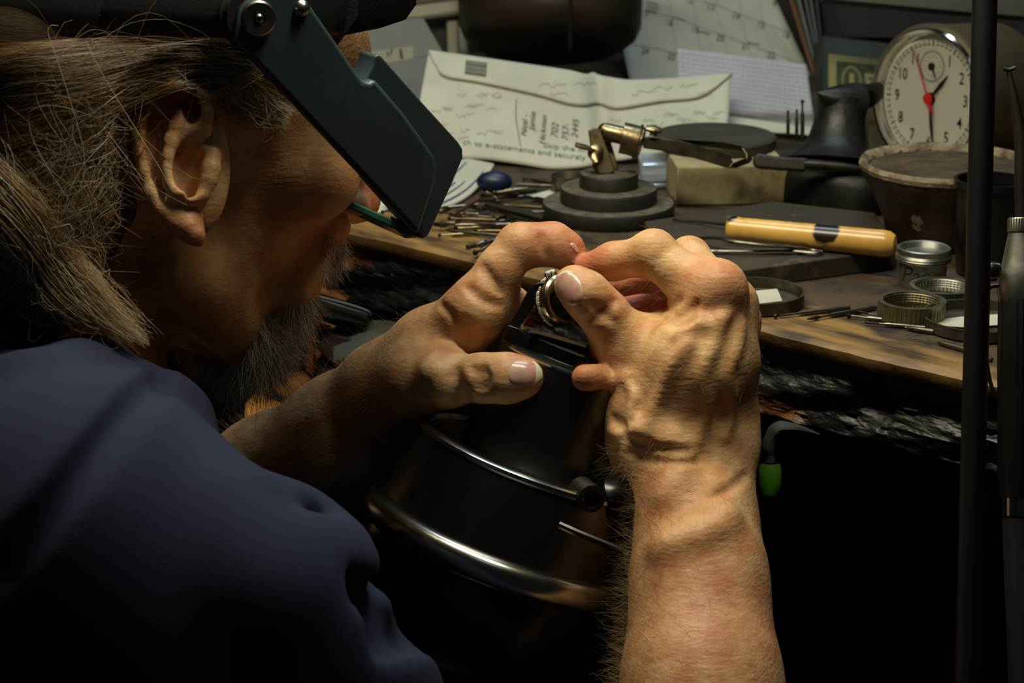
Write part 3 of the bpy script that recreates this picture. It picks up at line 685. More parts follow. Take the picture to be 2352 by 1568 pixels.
band(0, 2 * PI, 0, ub, 4.2, .45).build('headband', BLK, vis)
band(-1.15, 1.08, .35, lambda a: ub(a) + .1, 5.0, .55).build('forehead_pad', FELT, vis)
band(2.05, 3.4, .45, lambda a: ub(a) - .1, 3.8, .18).build('rear_strap', mat('strap_vinyl', (.07, .085, .085), rough=.5), vis)
kn = HP(593, 42, 9.85); kx = HR * .93 - FW * .35; kx /= np.linalg.norm(kx)
housing = MB().lathe([(.0, -.006), (.0130, -.006), (.0138, -.003), (.0138, .0015), (.0125, .003), (0, .003)], HP(590, 40, 9.1), kx).build('pivot_housing', BLK, vis)
knob = MB().lathe([(0, -.001), (.0066, -.001), (.0069, 0), (.0067, .0011), (.0060, .0016), (.0026, .0012), (.0022, .0004), (0, .0004)], kn, kx, 40).build('pivot_washer', NIK, vis); knob['label'] = 'round nickel pivot washer'
sc_ = MB().lathe([(0, 0), (.0016, 0), (.0017, .0012), (.0010, .0018), (.0008, .0010), (0, .0010)], kn + kx * .0006, kx, 20).build('screw', NIK, knob)
MB().lathe([(0, -.002), (.0030, -.001), (.0031, .0008), (.0022, .0022), (.0009, .0028), (0, .0029)], HP(693, 19, 9.8), kx, 24).build('rivet', NIK, vis)
S1 = [(545,98),(560,20),(600,-25),(680,-40),(702,-5),(768,90),(835,188),(850,190),(862,182),(930,262),(1000,360),(1006,385),(1000,425),(975,500),(962,540),(952,528),(760,325),(600,155)]
S2 = [(760,200),(835,188),(846,172),(858,150),(862,130),(869,125),(878,131),(970,235),(1052,325),(1063,342),(1064,362),(1040,420),(985,540),(975,548),(966,540),(860,420)]
def plate(poly, r, th, rnd, name, far=None):
    a = [HP(x, y, r) for x, y in poly]; m = MB(); m.prism(a, -HR * th); return m.build(name, PLA, vis, bevel=rnd, seg=4, sharp=50)
shell = plate(S1, 9.75, .007, .0030, 'side_arm')
plate(S2, 9.20, .014, .0058, 'lens_hood_side')
hood = MB(); top = [(1000,272),(1050,330),(1061,352),(1040,415)]
q0 = [HP(x, y, 9.0) for x, y in top]; cN = np.mean(q0, axis=0)
inn = [p + (HP(760, 380, 9.0) - p) / np.linalg.norm(HP(760, 380, 9.0) - p) * .0028 for p in q0]
for i in range(len(q0) - 1):
    hood.add([q0[i], q0[i + 1], inn[i + 1], inn[i]] + [x - HR * .172 for x in (q0[i], q0[i + 1], inn[i + 1], inn[i])], [(0, 1, 2, 3), (4, 7, 6, 5), (0, 4, 5, 1), (1, 5, 6, 2), (2, 6, 7, 3), (3, 7, 4, 0)])
hood.build('lens_hood', PLA, vis)
GL = mat('teal_lens', (.30, .60, .55), rough=.12, trans=.25, spec=.6)
MB().prism([HP(x, y, 8.4) for x, y in [(912,508),(962,536),(958,548),(932,548),(908,526)]], -HR * .155).build('lens_plate', GL, vis, bevel=.0008)
MB().prism([HP(x, y, 9.0) for x, y in [(925,508),(972,540),(974,549),(938,540)]], -HR * .012).build('lens_clip', BLK, vis, bevel=.0006)
# ================================================================ the bench
def txt(body, size=1.0, bold=0.0, shear=0.0):
    c = bpy.data.curves.new('t', 'FONT'); c.body = body; c.size = size; c.offset = bold; c.shear = shear; c.align_x = 'CENTER'; c.align_y = 'CENTER'; c.resolution_u = 3
    o = bpy.data.objects.new('t', c); COL.objects.link(o); bpy.context.view_layer.update()
    me = o.evaluated_get(bpy.context.evaluated_depsgraph_get()).to_mesh()
    v = [(a.co.x, a.co.y) for a in me.vertices]; f = [tuple(p.vertices) for p in me.polygons]
    o.to_mesh_clear(); bpy.data.objects.remove(o); bpy.data.curves.remove(c); return v, f
def write(m, body, fn, cx, cy, size, ang=0.0, sx=1.0, bold=0.0, shear=0.0):
    """lettering laid on a surface; fn maps plane coordinates to space"""
    v, f = txt(body, size, bold, shear); c, s = math.cos(ang), math.sin(ang)
    return m.add([fn(cx + (x * sx * c + y * s), cy + (x * sx * s - y * c)) for x, y in v], f)
def fit(body, width, bold=0.0):
    v, f = txt(body, 1.0, bold); xs = [a[0] for a in v]; return width / (max(xs) - min(xs))
def line2(m, fn, pts, wd, n=10):
    """a drawn line of width wd on a surface"""
    q = spline(pts, max(2, n)); d = np.gradient(q, axis=0); d /= np.linalg.norm(d, axis=1)[:, None] + 1e-9; nn = np.stack([-d[:, 1], d[:, 0]], 1) * wd / 2
    a = [fn(*p) for p in q + nn]; b = [fn(*p) for p in q - nn]; k = len(a)
    return m.add(a + b, [(i, i + 1, k + i + 1, k + i) for i in range(k - 1)])
STEEL = mat('steel', (.50, .49, .45), (.36, .34, .30), rough=.28, metal=1, scale=180, rough2=.45)
DSTEEL = mat('dark_steel', (.24, .225, .19), (.14, .13, .11), rough=.42, metal=.8, scale=60, rough2=.6, bump=.2, bscale=400, bdist=.0003)
CHROME = mat('chrome', (.80, .80, .77), rough=.10, metal=1)
CHROME2 = mat('brushed_chrome', (.62, .60, .54), (.55, .52, .46), rough=.24, metal=1, scale=300)
BRASS = mat('tarnished_nickel', (.58, .53, .41), (.36, .31, .21), rough=.26, metal=1, scale=120, rough2=.5)
ALU = mat('aluminium', (.62, .62, .58), (.50, .50, .46), rough=.38, metal=.9, scale=150, bump=.1, bscale=600, bdist=.0002)
TIN = mat('dull_tin', (.42, .41, .35), (.24, .22, .17), rough=.42, metal=.8, scale=70, rough2=.6)
IRON = mat('black_iron', (.085, .08, .07), (.14, .13, .11), rough=.42, metal=.3, scale=45, lo=.45, hi=.75, bump=.4, bscale=160, bdist=.001, rough2=.65)
BLACKP = mat('black_plastic', (.03, .03, .033), rough=.42)
RUBBER = mat('black_rubber', (.035, .035, .035), (.05, .05, .048), rough=.7, scale=60)
def paper(name, c, c2=None, **k): return mat(name, c, c2 or tuple(x * .93 for x in c), rough=.85, scale=25, bump=.15, bscale=60, bdist=.001, spec=.2, **k)
WHITE = paper('white_paper', (.72, .72, .66)); GREYP = paper('grey_paper', (.50, .51, .49)); LILAC = paper('lilac_paper', (.66, .67, .70))
INK = mat('pencil_grey', (.24, .24, .22), rough=.9); FAINT = mat('faint_pencil', (.56, .56, .51), rough=.9); GREEN = mat('green_print', (.20, .42, .22), rough=.8)
WOOD = mat('pale_wood', (.66, .45, .20), (.48, .29, .11), rough=.55, scale=18, stretch=(1, 1, 5), bump=.2, bscale=80, bdist=.0008)

e0 = B(775, 523); e1 = B(2200, 860); ED_ = (e1 - e0) / np.linalg.norm(e1 - e0); IN_ = np.array([-ED_[1], ED_[0], 0])
ang = math.atan2(ED_[1], ED_[0])
def EB(a, b, z=0.0): return e0 + ED_ * a + IN_ * b + np.array([0, 0, z])   # along the edge, inwards, above the top
bench = thing('workbench', 'worn wooden jeweller\'s workbench with a golden brown edge and chipped black apron', 'workbench', loc=e0, rz=ang)
def benchmat():
    m = mat('worn_bench_top', (.22, .18, .13), (.32, .26, .175), rough=.5, scale=14, lo=.4, hi=.68, c3=(.14, .115, .09), scale3=38, lo3=.52, hi3=.66, bump=.5, bscale=70, bdist=.0012, rough2=.7, spec=.4)
    nt = m.node_tree; n = nt.nodes; L = nt.links; b = n['Principled BSDF']; old = b.inputs['Base Color'].links[0].from_socket
    tc = n.new('ShaderNodeTexCoord'); sp = n.new('ShaderNodeSeparateXYZ'); L.new(tc.outputs['Object'], sp.inputs[0])
    no = n.new('ShaderNodeTexNoise'); no.inputs['Scale'].default_value = 22; no.inputs['Detail'].default_value = 6; L.new(tc.outputs['Object'], no.inputs['Vector'])
    q = n.new('ShaderNodeMath'); q.operation = 'MULTIPLY_ADD'; L.new(no.outputs['Fac'], q.inputs[0]); q.inputs[1].default_value = -.13; L.new(sp.outputs[1], q.inputs[2])
    xs = n.new('ShaderNodeMapRange'); L.new(sp.outputs[0], xs.inputs[0]); xs.inputs[1].default_value = 0.16; xs.inputs[2].default_value = 0.42; xs.inputs[3].default_value = -.045; xs.inputs[4].default_value = 0.012
    q2 = n.new('ShaderNodeMath'); L.new(q.outputs[0], q2.inputs[0]); L.new(xs.outputs[0], q2.inputs[1])
    r = n.new('ShaderNodeMapRange'); L.new(q2.outputs[0], r.inputs[0]); r.inputs[1].default_value = -.034; r.inputs[2].default_value = -.050; 
    n2 = n.new('ShaderNodeTexNoise'); n2.inputs['Scale'].default_value = 60; n2.inputs['Detail'].default_value = 5; mp = n.new('ShaderNodeMapping'); mp.inputs['Scale'].default_value = (.35, 1.5, 1); L.new(tc.outputs['Object'], mp.inputs[0]); L.new(mp.outputs[0], n2.inputs['Vector'])
    cr = n.new('ShaderNodeValToRGB'); L.new(n2.outputs['Fac'], cr.inputs[0]); el = cr.color_ramp.elements
    el[0].position = .36; el[0].color = lin((.23, .17, .10)) + (1,); el[1].position = .60; el[1].color = lin((.54, .42, .23)) + (1,)
    mx = n.new('ShaderNodeMix'); mx.data_type = 'RGBA'; L.new(r.outputs[0], mx.inputs[0]); L.new(old, mx.inputs[6]); L.new(cr.outputs[0], mx.inputs[7]); L.new(mx.outputs[2], b.inputs['Base Color'])
    return m
rr = np.random.default_rng(3)
m = MB()   # board: profile swept along the edge, worn and wavy
nE = 120; prof = [(.75, -.0085), (.002, -.0085), (.0006, -.006), (.0002, -.002), (.0024, -.0002), (.006, 0), (.10, 0), (.75, 0)]
v = []; f = []
for i in range(nE + 1):
    a = -.35 + 1.15 * i / nE; wv = .0012 * math.sin(a * 31) + rr.normal(0, .0004)
    for (b_, z) in prof: v.append(EB(a, b_ + (wv if b_ < .05 else 0), z))
k = len(prof)
for i in range(nE):
    for j in range(k): f.append((i * k + j, (i + 1) * k + j, (i + 1) * k + (j + 1) % k, i * k + (j + 1) % k))
f += [tuple(range(k)), tuple(nE * k + j for j in range(k))[::-1]]
m.add(v, f); m.build('worktop', benchmat(), bench, sharp=50)
APR = mat('chipped_black_paint', (.035, .035, .037), (.05, .048, .046), rough=.42, scale=60, c3=(.56, .36, .19), scale3=14, lo3=.56, hi3=.62, bump=1.0, bscale=55, bdist=.004, stretch=(.5, 1, 1.3), rough2=.5)
m = MB(); nz = 14; gz = np.linspace(-.0085, -.043, nz + 1); na = 260
def apr(u, t):
    a = -.35 + 1.15 * u; z = gz[int(round(t * nz))] if False else -.0085 - .0345 * t
    w_ = .0030 * math.sin(a * 60 + 9 * t) * math.sin(t * 3.1) + rr.normal(0, .0008) - .005 * t
    hx = (a - .352) / .0085; hz = (z + .0225) / .0075; hole = math.exp(-(hx * hx + hz * hz) ** 2) * .014
    if .38 < a < .50: w_ += .005 * math.sin((a - .38) / .12 * PI) * (1 if t > .45 else .0)
    return EB(a, .007 + w_ + hole, z)
m.grid(apr, na, 24, thick=IN_ * .02); m.build('apron', APR, bench, sharp=60)
for a in (-.30, .74): MB().box((0, 0, 0), (.06, .06, .86), T=lambda p, a=a: EB(a + p[0], .03 + p[1], p[2] - .90)).build('leg', APR, bench, bevel=.002)
# wooden pull-out tray below the bench with clutter
tray = thing('wooden_tray', 'orange pine catch tray under the left end of the bench', 'tray', loc=B(640, 960, .79))
def qd(pts, z, th): return [B(x, y, z) for x, y in pts], np.array([0, 0, -th])
m = MB(); m.prism(*qd([(560, 1010), (563, 925), (615, 862), (700, 850), (900, 905), (900, 1100), (640, 1100)], .793, .012)); m.build('bottom', WOOD, tray, bevel=.001)
m = MB(); m.prism([B(702, 858, .793), B(722, 866, .793), P(722, 757, 1.165), P(766, 750, 1.18), P(704, 728, 1.16)], FW * .012); m.build('side_panel', WOOD, tray, bevel=.0008)
m = MB(); m.prism([B(612, 903, .794), B(700, 934, .794), B(702, 940, .794), B(612, 911, .794)], (0, 0, .003)); m.build('groove', mat('dark_groove', (.1, .06, .03), rough=.8), tray)
m = MB(); m.prism([P(724, 770, 1.15), P(735, 758, 1.15), P(800, 775, 1.13), P(860, 812, 1.12), P(850, 850, 1.11), P(760, 830, 1.13), P(724, 800, 1.15)], FW * .02)
tag(m.build('leather_pouch', mat('dark_leather', (.12, .07, .06), (.08, .05, .045), rough=.45, scale=60), bevel=.004, seg=3), 'dark brown leather pouch lying in the pine tray', 'pouch')
m = MB(); m.grid(lambda u, t: P(765 + 190 * u, 742 + 80 * t + 18 * (u - .5) ** 2 * 4 - 8, 1.16 + .01 * math.sin(6 * u + 3 * t) - .06 * t), 24, 12, thick=(0, .004, -.004))
tag(m.build('rag', mat('grey_rag', (.17, .20, .18), (.12, .15, .135), rough=.95, scale=40, bump=.4), sharp=0), 'grey green rag bunched behind the raised forearm', 'rag')
m = MB(); m.tube(spline([P(690, 668, 1.13), P(740, 684, 1.13), P(800, 700, 1.13), P(846, 716, 1.13), P(852, 728, 1.13)], 20), .0012, 6); m.prism([P(690, 672, 1.135), P(846, 720, 1.135), P(838, 748, 1.135), P(690, 712, 1.135)], FW * .03)
tag(m.build('black_case', BLACKP, bevel=.001), 'glossy black case under the bench edge beside the beard', 'case')
m = MB().tube(spline([P(628, 856, 1.12), P(650, 834, 1.12), P(672, 828, 1.12)], 8), [.002, .003, .003, .003, .003, .003, .0025, .0015], 8)
tag(m.build('pink_cap', mat('pink_plastic', (.55, .12, .38), rough=.4)), 'small bright pink cap beside the beard over the tray', 'cap')
# ---------------------------------------------------------------- setting
DARKW = mat('dark_wall', (.16, .15, .13), (.12, .11, .10), rough=.8, scale=8)
m = MB().box((-1.6, 1.72, 0), (1.9, 1.78, 2.4)); w_ = m.build('wall_back', DARKW); w_['kind'] = 'structure'
m = MB().box((-1.6, -.6, -.05), (1.9, 1.78, 0)); w_ = m.build('floor', mat('dark_floor', (.07, .065, .06), (.05, .05, .045), rough=.8, scale=10)); w_['kind'] = 'structure'
m = MB().box((-.9, 1.42, .0), (1.3, 1.44, .88)); tag(m.build('back_panel', mat('back_panel_black', (.05, .05, .045), rough=.7), bevel=.002), 'black back panel in the dark under the workbench', 'back_panel')  # added black panel closing off the dark space below the bench
# ================================================================ ball vise
vc = P(1165, 1246, .905); e_ = math.radians(7.5); t_ = math.radians(19.5)
VA = RT * math.sin(t_) * math.cos(e_) + UP * math.cos(t_) * math.cos(e_) - FW * math.sin(e_)
k = .905 / FPX       # metres per photo pixel at that depth
VS = mat('vise_steel', (.36, .35, .34), (.30, .29, .28), rough=.33, metal=1, scale=200, rough2=.38)
VD = mat('vise_black', (.055, .052, .05), (.04, .038, .036), rough=.22, metal=.4, scale=40)
VR = mat('vise_chrome', (.70, .70, .66), rough=.22, metal=1)
vise = thing('ball_vise', 'chrome ringed steel engraving ball vise tilted between the two hands', 'vise', loc=vc - VA * .12)
def L_(prof, mm_, name, n=96, c=None, lab=None):
    o = MB().lathe([(r * k, h * k) for r, h in prof], vc if c is None else c, VA, n).build(name, mm_, vise, sharp=40)
    if lab: o['label'] = lab
    return o
L_([(0, -360), (120, -345), (215, -300), (280, -235), (316, -150), (328, -70), (322, -28), (0, -28)], VD, 'ball')
L_([(300, -40), (322, -36), (337, -24), (343, -6), (341, 14), (332, 28), (318, 34), (304, 34)], VR, 'lower_ring', lab='broad rounded chrome ring')
L_([(309, 30), (306, 60), (292, 140), (281, 200), (0, 202)], VS, 'collar')
L_([(272, 196), (281, 197), (285, 203), (284, 211), (277, 216), (262, 216), (255, 206)], VR, 'upper_ring', lab='narrow bright chrome ring')
L_([(0, 205), (182, 206), (176, 300), (168, 440), (0, 441)], VS, 'body')
L_([(160, 436), (168, 438), (170, 443), (168, 448), (160, 449), (0, 447)], VR, 'top_rim', lab='thin polished top rim')
L_([(250, -460), (330, -440), (345, -410), (330, -385), (120, -340), (0, -340)], VD, 'base_pad')
m = MB(); m.lathe([(0, 441), (110, 441), (118, 450), (118, 470), (110, 480), (0, 480)] and [(0, 441 * k), (112 * k, 441 * k), (120 * k, 452 * k), (116 * k, 478 * k), (0, 482 * k)], vc, VA, 64); m.build('turret', VD, vise)
jd = .878
m = MB(); m.prism([P(*a, jd) for a in [(1168,745),(1196,698),(1214,664),(1224,652),(1238,647),(1254,646),(1250,662),(1238,680),(1224,706),(1192,753)]], FW * .018)
JW = mat('jaw_steel', (.17, .17, .165), (.12, .12, .12), rough=.25, metal=.7, scale=150)
m.prism([P(*a, jd) for a in [(1166,744),(1154,778),(1160,788),(1172,793),(1207,806),(1222,774),(1192,752)]], FW * .024); m.build('jaw', JW, vise, bevel=.0009, seg=3)
m = MB(); m.prism([P(*a, jd + .006) for a in [(1190,754),(1222,774),(1208,806),(1330,845),(1352,800),(1290,782),(1240,768)]], FW * .02); m.build('jaw_slide', VD, vise, bevel=.0008)
m = MB(); m.prism([P(*a, .895) for a in [(1345,800),(1372,745),(1392,700),(1404,706),(1385,760),(1366,812)]], FW * .015); m.build('jaw', JW, vise, bevel=.0008)
m = MB(); m.lathe([(0, -.002), (.0078, -.002), (.0080, .004), (.0080, .010), (.0062, .012), (.0050, .0145), (0, .0145)], P(1290, 702, .894), RT * .30 - FW * .93 + UP * .12, 40); m.build('ring_mandrel', RUBBER, vise)
ax2 = P(1385, 1170, .835) - P(1338, 1128, .862); m = MB(); m.lathe([(0.0056 + (.0003 if i % 2 else 0), i * .0009) for i in range(0, 18)] + [(.0040, .0155), (.0034, .012), (0, .012)], P(1334, 1124, .862), ax2, 28); m.build('threaded_post', DSTEEL, vise)
m = MB().tube([P(1285, 1205, .845), P(1330, 1225, .842), P(1430, 1265, .845)], .0016, 8); m.build('lock_lever', VS, vise)
m = MB(); m.lathe([(0, 0), (.011, 0), (.012, .004), (.011, .010), (.006, .014), (0, .015)], P(1400, 1160, .87), RT * .6 - FW * .6 + UP * .5, 28); m.build('clamp_knob', VD, vise)
# the ring
rc = P(1286, 690, .8835); ra = RT * .62 - FW * .74 + UP * .10; ra /= np.linalg.norm(ra)
ring = thing('diamond_ring', 'white gold ring with a row of diamonds held under the right thumbnail', 'ring', loc=rc - np.array([0, 0, .011]))
GOLD = mat('white_gold', (.74, .72, .62), rough=.20, metal=1)
m = MB(); R1 = .0113; m.lathe([(.0090, -.0040), (R1 - .0012, -.0046), (R1, -.0036), (R1 + .0003, -.001), (R1, .0024), (R1 - .0010, .0034), (.0090, .0036), (.0088, 0), (.0090, -.0040)], rc, ra, 72, cap=False); m.build('band', GOLD, ring)
t1 = np.cross(ra, UP); t1 /= np.linalg.norm(t1); t2 = np.cross(t1, ra); t2 *= np.sign(t2 @ UP); t1 *= np.sign(t1 @ RT)
GEM = mat('diamond', (.93, .95, .95), rough=.03, trans=.35, spec=1.0)
def gem(c, n, r, nm):
    m = MB(); m.lathe([(0, -r * .8), (r, -.05 * r), (r, .08 * r), (r * .62, .38 * r), (0, .38 * r)], c, n, 8); g = m.build(nm, GEM, ring, smooth=False); return g
def prong(c, n, r, m):
    a = np.cross(n, ra); a /= np.linalg.norm(a)
    for s in (-1, 1): m.sphere(c + a * r * .95 * s + n * r * .2 + ra * r * .5, r * .28, 8, 6); m.sphere(c + a * r * .95 * s + n * r * .2 - ra * r * .5, r * .28, 8, 6)
pm = MB()
for i in range(11):
    a = math.radians(128 + i * 11.5); n_ = t1 * math.cos(a) + t2 * math.sin(a); c = rc + n_ * (R1 + .0002) - ra * .0014
    gem(c, n_, .00105, 'diamond'); prong(c, n_, .00105, pm)
a = math.radians(108); n_ = t1 * math.cos(a) + t2 * math.sin(a); c = rc + n_ * (R1 + .0016) - ra * .0005; b_ = gem(c, n_, .0026, 'diamond'); b_['label'] = 'larger round diamond at the top'
for s in range(6):
    th = s * PI / 3; a1 = np.cross(n_, ra); q = c + (a1 * math.cos(th) + ra * math.sin(th)) * .0026; pm.tube([q - n_ * .003, q + n_ * .0006], .0004, 6)
pm.build('prongs', GOLD, ring)
# ================================================================ third hand
th = thing('third_hand', 'soldering third hand, stepped black base with brassy clamp and cross lock tweezers', 'soldering stand', loc=B(1397, 497))
c0 = B(1397, 497)
RUSTB = mat('dusty_black_iron', (.085, .08, .07), (.15, .14, .115), rough=.62, scale=140, lo=.45, hi=.7, bump=.35, bscale=500, bdist=.0006)
DUST = mat('dust_grey', (.36, .34, .275), (.22, .21, .17), rough=.85, scale=160, bump=.3, bscale=500)
m = MB(); m.lathe([(.0372, 0), (.0380, .001), (.0382, .0075), (.0376, .0088), (.0280, .0090), (.0280, .0165), (.0274, .0175), (.0170, .0177), (.0170, .0250), (.0162, .0260), (0, .0262)], c0, (0, 0, 1), 80)
o = m.build('stepped_base', RUSTB, th, sharp=40); o.data.materials.append(DUST)
for p_ in o.data.polygons:
    if p_.normal.z > .75: p_.material_index = 1
jd = depth(c0 + np.array([0, 0, .03])) - .004
def J(x, y, d=0): return P(x, y, jd + d)
m = MB(); m.prism([J(1351,300), J(1362,292), J(1374,293), J(1382,305), J(1412,388), J(1405,398), J(1376,400), J(1362,385), J(1356,330)], FW * .004)
m.prism([J(1386,306,.010), J(1396,300,.010), J(1420,382,.010), J(1415,395,.010), J(1398,396,.010)], FW * .003); m.tube([J(1396, 416, .004), J(1394, 392, .004)], .0035, 12); m.build('joint_bracket', BRASS, th, bevel=.0006)
m = MB(); m.lathe([(0, -.002), (.0042, -.002), (.0048, 0), (.0042, .002), (.0026, .003), (0, .003)], J(1368, 350, -.003), -FW, 20); m.tube([J(1366, 346, -.005), J(1345, 338, -.006), J(1322, 332, -.007)], [.0018, .0026, .0024], 10, flat=.6); m.tube([J(1366, 350, -.005), J(1366, 362, -.006), J(1370, 374, -.007)], [.0016, .0026, .0020], 10, flat=.6); m.build('wing_nut', BRASS, th)
m = MB(); m.sphere(J(1389, 299, .004), .0042); m.tube([J(1389, 302, .004), J(1432, 312, .003), J(1470, 322, .0)], .0052, 18); m.build('swivel_tube', BRASS, th)
m = MB(); m.tube([J(1428, 316, -.003), J(1446, 320, -.003), J(1474, 328, -.004)], .0090, 24); m.lathe([(.0098, 0), (.0102, .0008), (.0098, .0016)], J(1462, 324, -.003), J(1474, 328) - J(1446, 320), 24, cap=False); m.build('sleeve', BRASS, th)
m = MB(); m.tube([J(1500, 312, -.006), J(1502, 300, -.006)], .0022, 10); m.tube([J(1484, 294, -.006), J(1502, 297, -.006), J(1521, 301, -.006)], [.0028, .0044, .0026], 14, flat=.55); m.build('thumb_screw', BRASS, th)
BLADE = mat('tweezer_steel', (.34, .32, .25), (.22, .20, .15), rough=.34, metal=.9, scale=90)
m = MB(); jb = lambda x, y, d=0: J(x, y, d - .004)
m.prism([jb(1474,314), jb(1478,340), jb(1560,352), jb(1672,386), jb(1684,372), jb(1676,356), jb(1560,322)], FW * .0016)
m.prism([jb(1476,312,.006), jb(1560,320,.006), jb(1664,326,.012), jb(1706,336,.014), jb(1716,348,.014), jb(1712,352,.014), jb(1700,346,.014), jb(1560,330,.006)], FW * .0016)
m.prism([jb(1672,386), jb(1690,386), jb(1722,374,.01), jb(1730,364,.012), jb(1722,358,.012), jb(1684,374)], FW * .0015)
m.tube([jb(1705, 340, .013), jb(1716, 356, .012), jb(1714, 372, .010)], .0012, 8); m.build('tweezer_blades', BLADE, th, bevel=.0004)
m = MB(); m.prism([jb(1732,362,.01), jb(1740,350,.01), jb(1780,358,.01), jb(1850,362,.01), jb(1860,366,.01), jb(1850,394,.01), jb(1740,386,.01), jb(1730,376,.01)], FW * .006)
m.build('fibre_grip', mat('dark_fibre', (.16, .14, .11), (.10, .09, .07), rough=.6, scale=90), th, bevel=.0015)
m = MB(); m.tube([jb(1845, 378, .012), jb(1930, 383, .012), jb(2000, 391, .012)], [.0026, .0022, .0012], 10); m.tube([jb(1845, 371, .014), jb(1930, 379, .014), jb(1995, 388, .014)], [.0018, .0018, .0010], 8); m.build('tips', BLADE, th)
# ================================================================ brick, soldering board, anvil, plate
BRK = mat('fire_brick', (.60, .56, .42), (.42, .38, .26), rough=.9, scale=22, lo=.4, hi=.65, c3=(.20, .16, .11), scale3=30, lo3=.60, hi3=.72, bump=.5, bscale=200, bdist=.001)
a_ = B(1554, 474); b_ = B(1790, 454); ux = (b_ - a_) / np.linalg.norm(b_ - a_); uy = np.array([-ux[1], ux[0], 0]); sb_ = a_ + ux * .0445 + uy * .046 + np.array([0, 0, .024])
ux = np.array([math.cos(.07), math.sin(.07), 0]); uy = np.array([-ux[1], ux[0], 0])
m = MB().box((0, 0, 0), (.066, .048, .024), T=lambda p: a_ + ux * p[0] + uy * p[1] + np.array([0, 0, p[2]])); tag(m.build('fire_brick', BRK, bevel=.0012), 'cream scorched fire brick standing beside the anvil', 'brick')
sc_ = sb_
m = MB(); m.lathe([(.0365, 0), (.0378, .001), (.0378, .006), (.0365, .0072), (0, .0074)], sc_, (0, 0, 1), 64); tag(m.build('soldering_board', mat('charred_board', (.15, .14, .11), (.21, .19, .15), rough=.85, scale=60, bump=.4, bscale=200)), 'round charred soldering board lying on the fire brick', 'board')
def bur(p0, p1, r, kind, label, group, mt=None, head=.06):
    """rotary bur: shank, neck and cutting head; p0 = head end"""
    p0 = np.asarray(p0, float); p1 = np.asarray(p1, float); L = np.linalg.norm(p1 - p0); d = (p1 - p0) / L; t = thing('bur', label, 'bur', group, loc=(p0 + p1) / 2 - np.array([0, 0, r]))
    MB().lathe([(0, 0), (r, .0002), (r, L * .62), (r * .5, L * .70), (r * .5, L * .92)], p1, -d, 12).build('shank', mt or STEEL, t)
    h = {'ball': [(0, 0), (r * .7, r * .3), (r * 1.0, r), (r * .7, r * 1.7), (0, r * 2)], 'drill': [(0, 0)] + [(r * (.55 + .15 * (i % 2)), .0007 * i + .0005) for i in range(10)] + [(0, .0078)], 'cone': [(0, 0), (r * .4, .001), (r * .95, .006), (r * .6, .008), (0, .0082)]}[kind]
    MB().lathe(h, p0, d, 14).build('cutting_head', DSTEEL, t); return t
for i, (x, ytop, ybot, rr_, kd, lb) in enumerate(((1810, 252, 312, .0011, 'drill', 'short bur standing upright in the soldering board, farthest left'), (1830, 250, 314, .0011, 'drill', 'middle bur of the three standing upright in the soldering board'), (1843, 228, 320, .0013, 'ball', 'tallest bur standing upright in the soldering board'))):
    q = B(x, ybot, sc_[2] + .0074); dd = depth(q); bur(P(x, ytop, dd - .003), q, rr_, kd, lb, 'upright burs', DSTEEL)
# anvil
an = thing('bench_anvil', 'small black iron bench anvil with a cone horn standing by the clay dish', 'anvil', loc=B(1905, 470))
ac = B(1905, 462); ac2 = ac + np.array([.004, .006, 0]); Az = np.array([0, 0, 1.])
m = MB(); poly = [B(1764, 446), B(1778, 462), B(1850, 482), B(1960, 498), B(2035, 490), B(2060, 455), B(1990, 420), B(1800, 425)]
cc = np.mean(poly, axis=0); N_ = len(poly); v = []; f = []
lv = [(0, 1.0), (.003, 1.02), (.016, 1.0), (.0215, .95), (.0235, .84), (.0250, .60)]
for z, s in lv:
    for p in spline(poly + [poly[0]], 49)[:-1]: v.append(cc + (p - cc) * s + Az * z)
for i in range(len(lv) - 1):
    for q in range(48): f.append((i * 48 + q, i * 48 + (q + 1) % 48, (i + 1) * 48 + (q + 1) % 48, (i + 1) * 48 + q))
f += [tuple(range(48))[::-1], tuple((len(lv) - 1) * 48 + q for q in range(48))]; m.add(v, f); m.build('foot', IRON, an, sharp=60)
nc = P(1925, 330, depth(cc) + .0); top = P(1935, 232, depth(cc) - .006); bot = cc + Az * .024; bot = bot + (np.array([P(1918, 372, depth(cc))[0], 0, 0]) - np.array([bot[0], 0, 0]))
hgt = np.linalg.norm(top - bot)
m = MB(); m.lathe([(.034, -.002), (.028, .002), (.0215, .007), (.0180, .014), (.0160, .022), (.0152, hgt * .8), (.0158, hgt)], bot, top - bot, 40); m.build('waist', IRON, an)
m = MB(); m.tube([P(1877, 213, depth(top) - .012), P(1900, 222, depth(top) - .010), P(1940, 232, depth(top) - .004), P(1962, 236, depth(top))], [.0008, .0062, .0118, .0135], 28, flat=.9); m.build('horn', IRON, an)
m = MB(); m.prism([P(1945, 212, depth(top) - .012), P(2000, 206, depth(top) + .004), P(2010, 212, depth(top) + .004), P(2008, 246, depth(top) + .004), P(1960, 262, depth(top) - .010), P(1945, 250, depth(top) - .012)], np.array([.01, .026, 0])); m.build('face', IRON, an, bevel=.001)
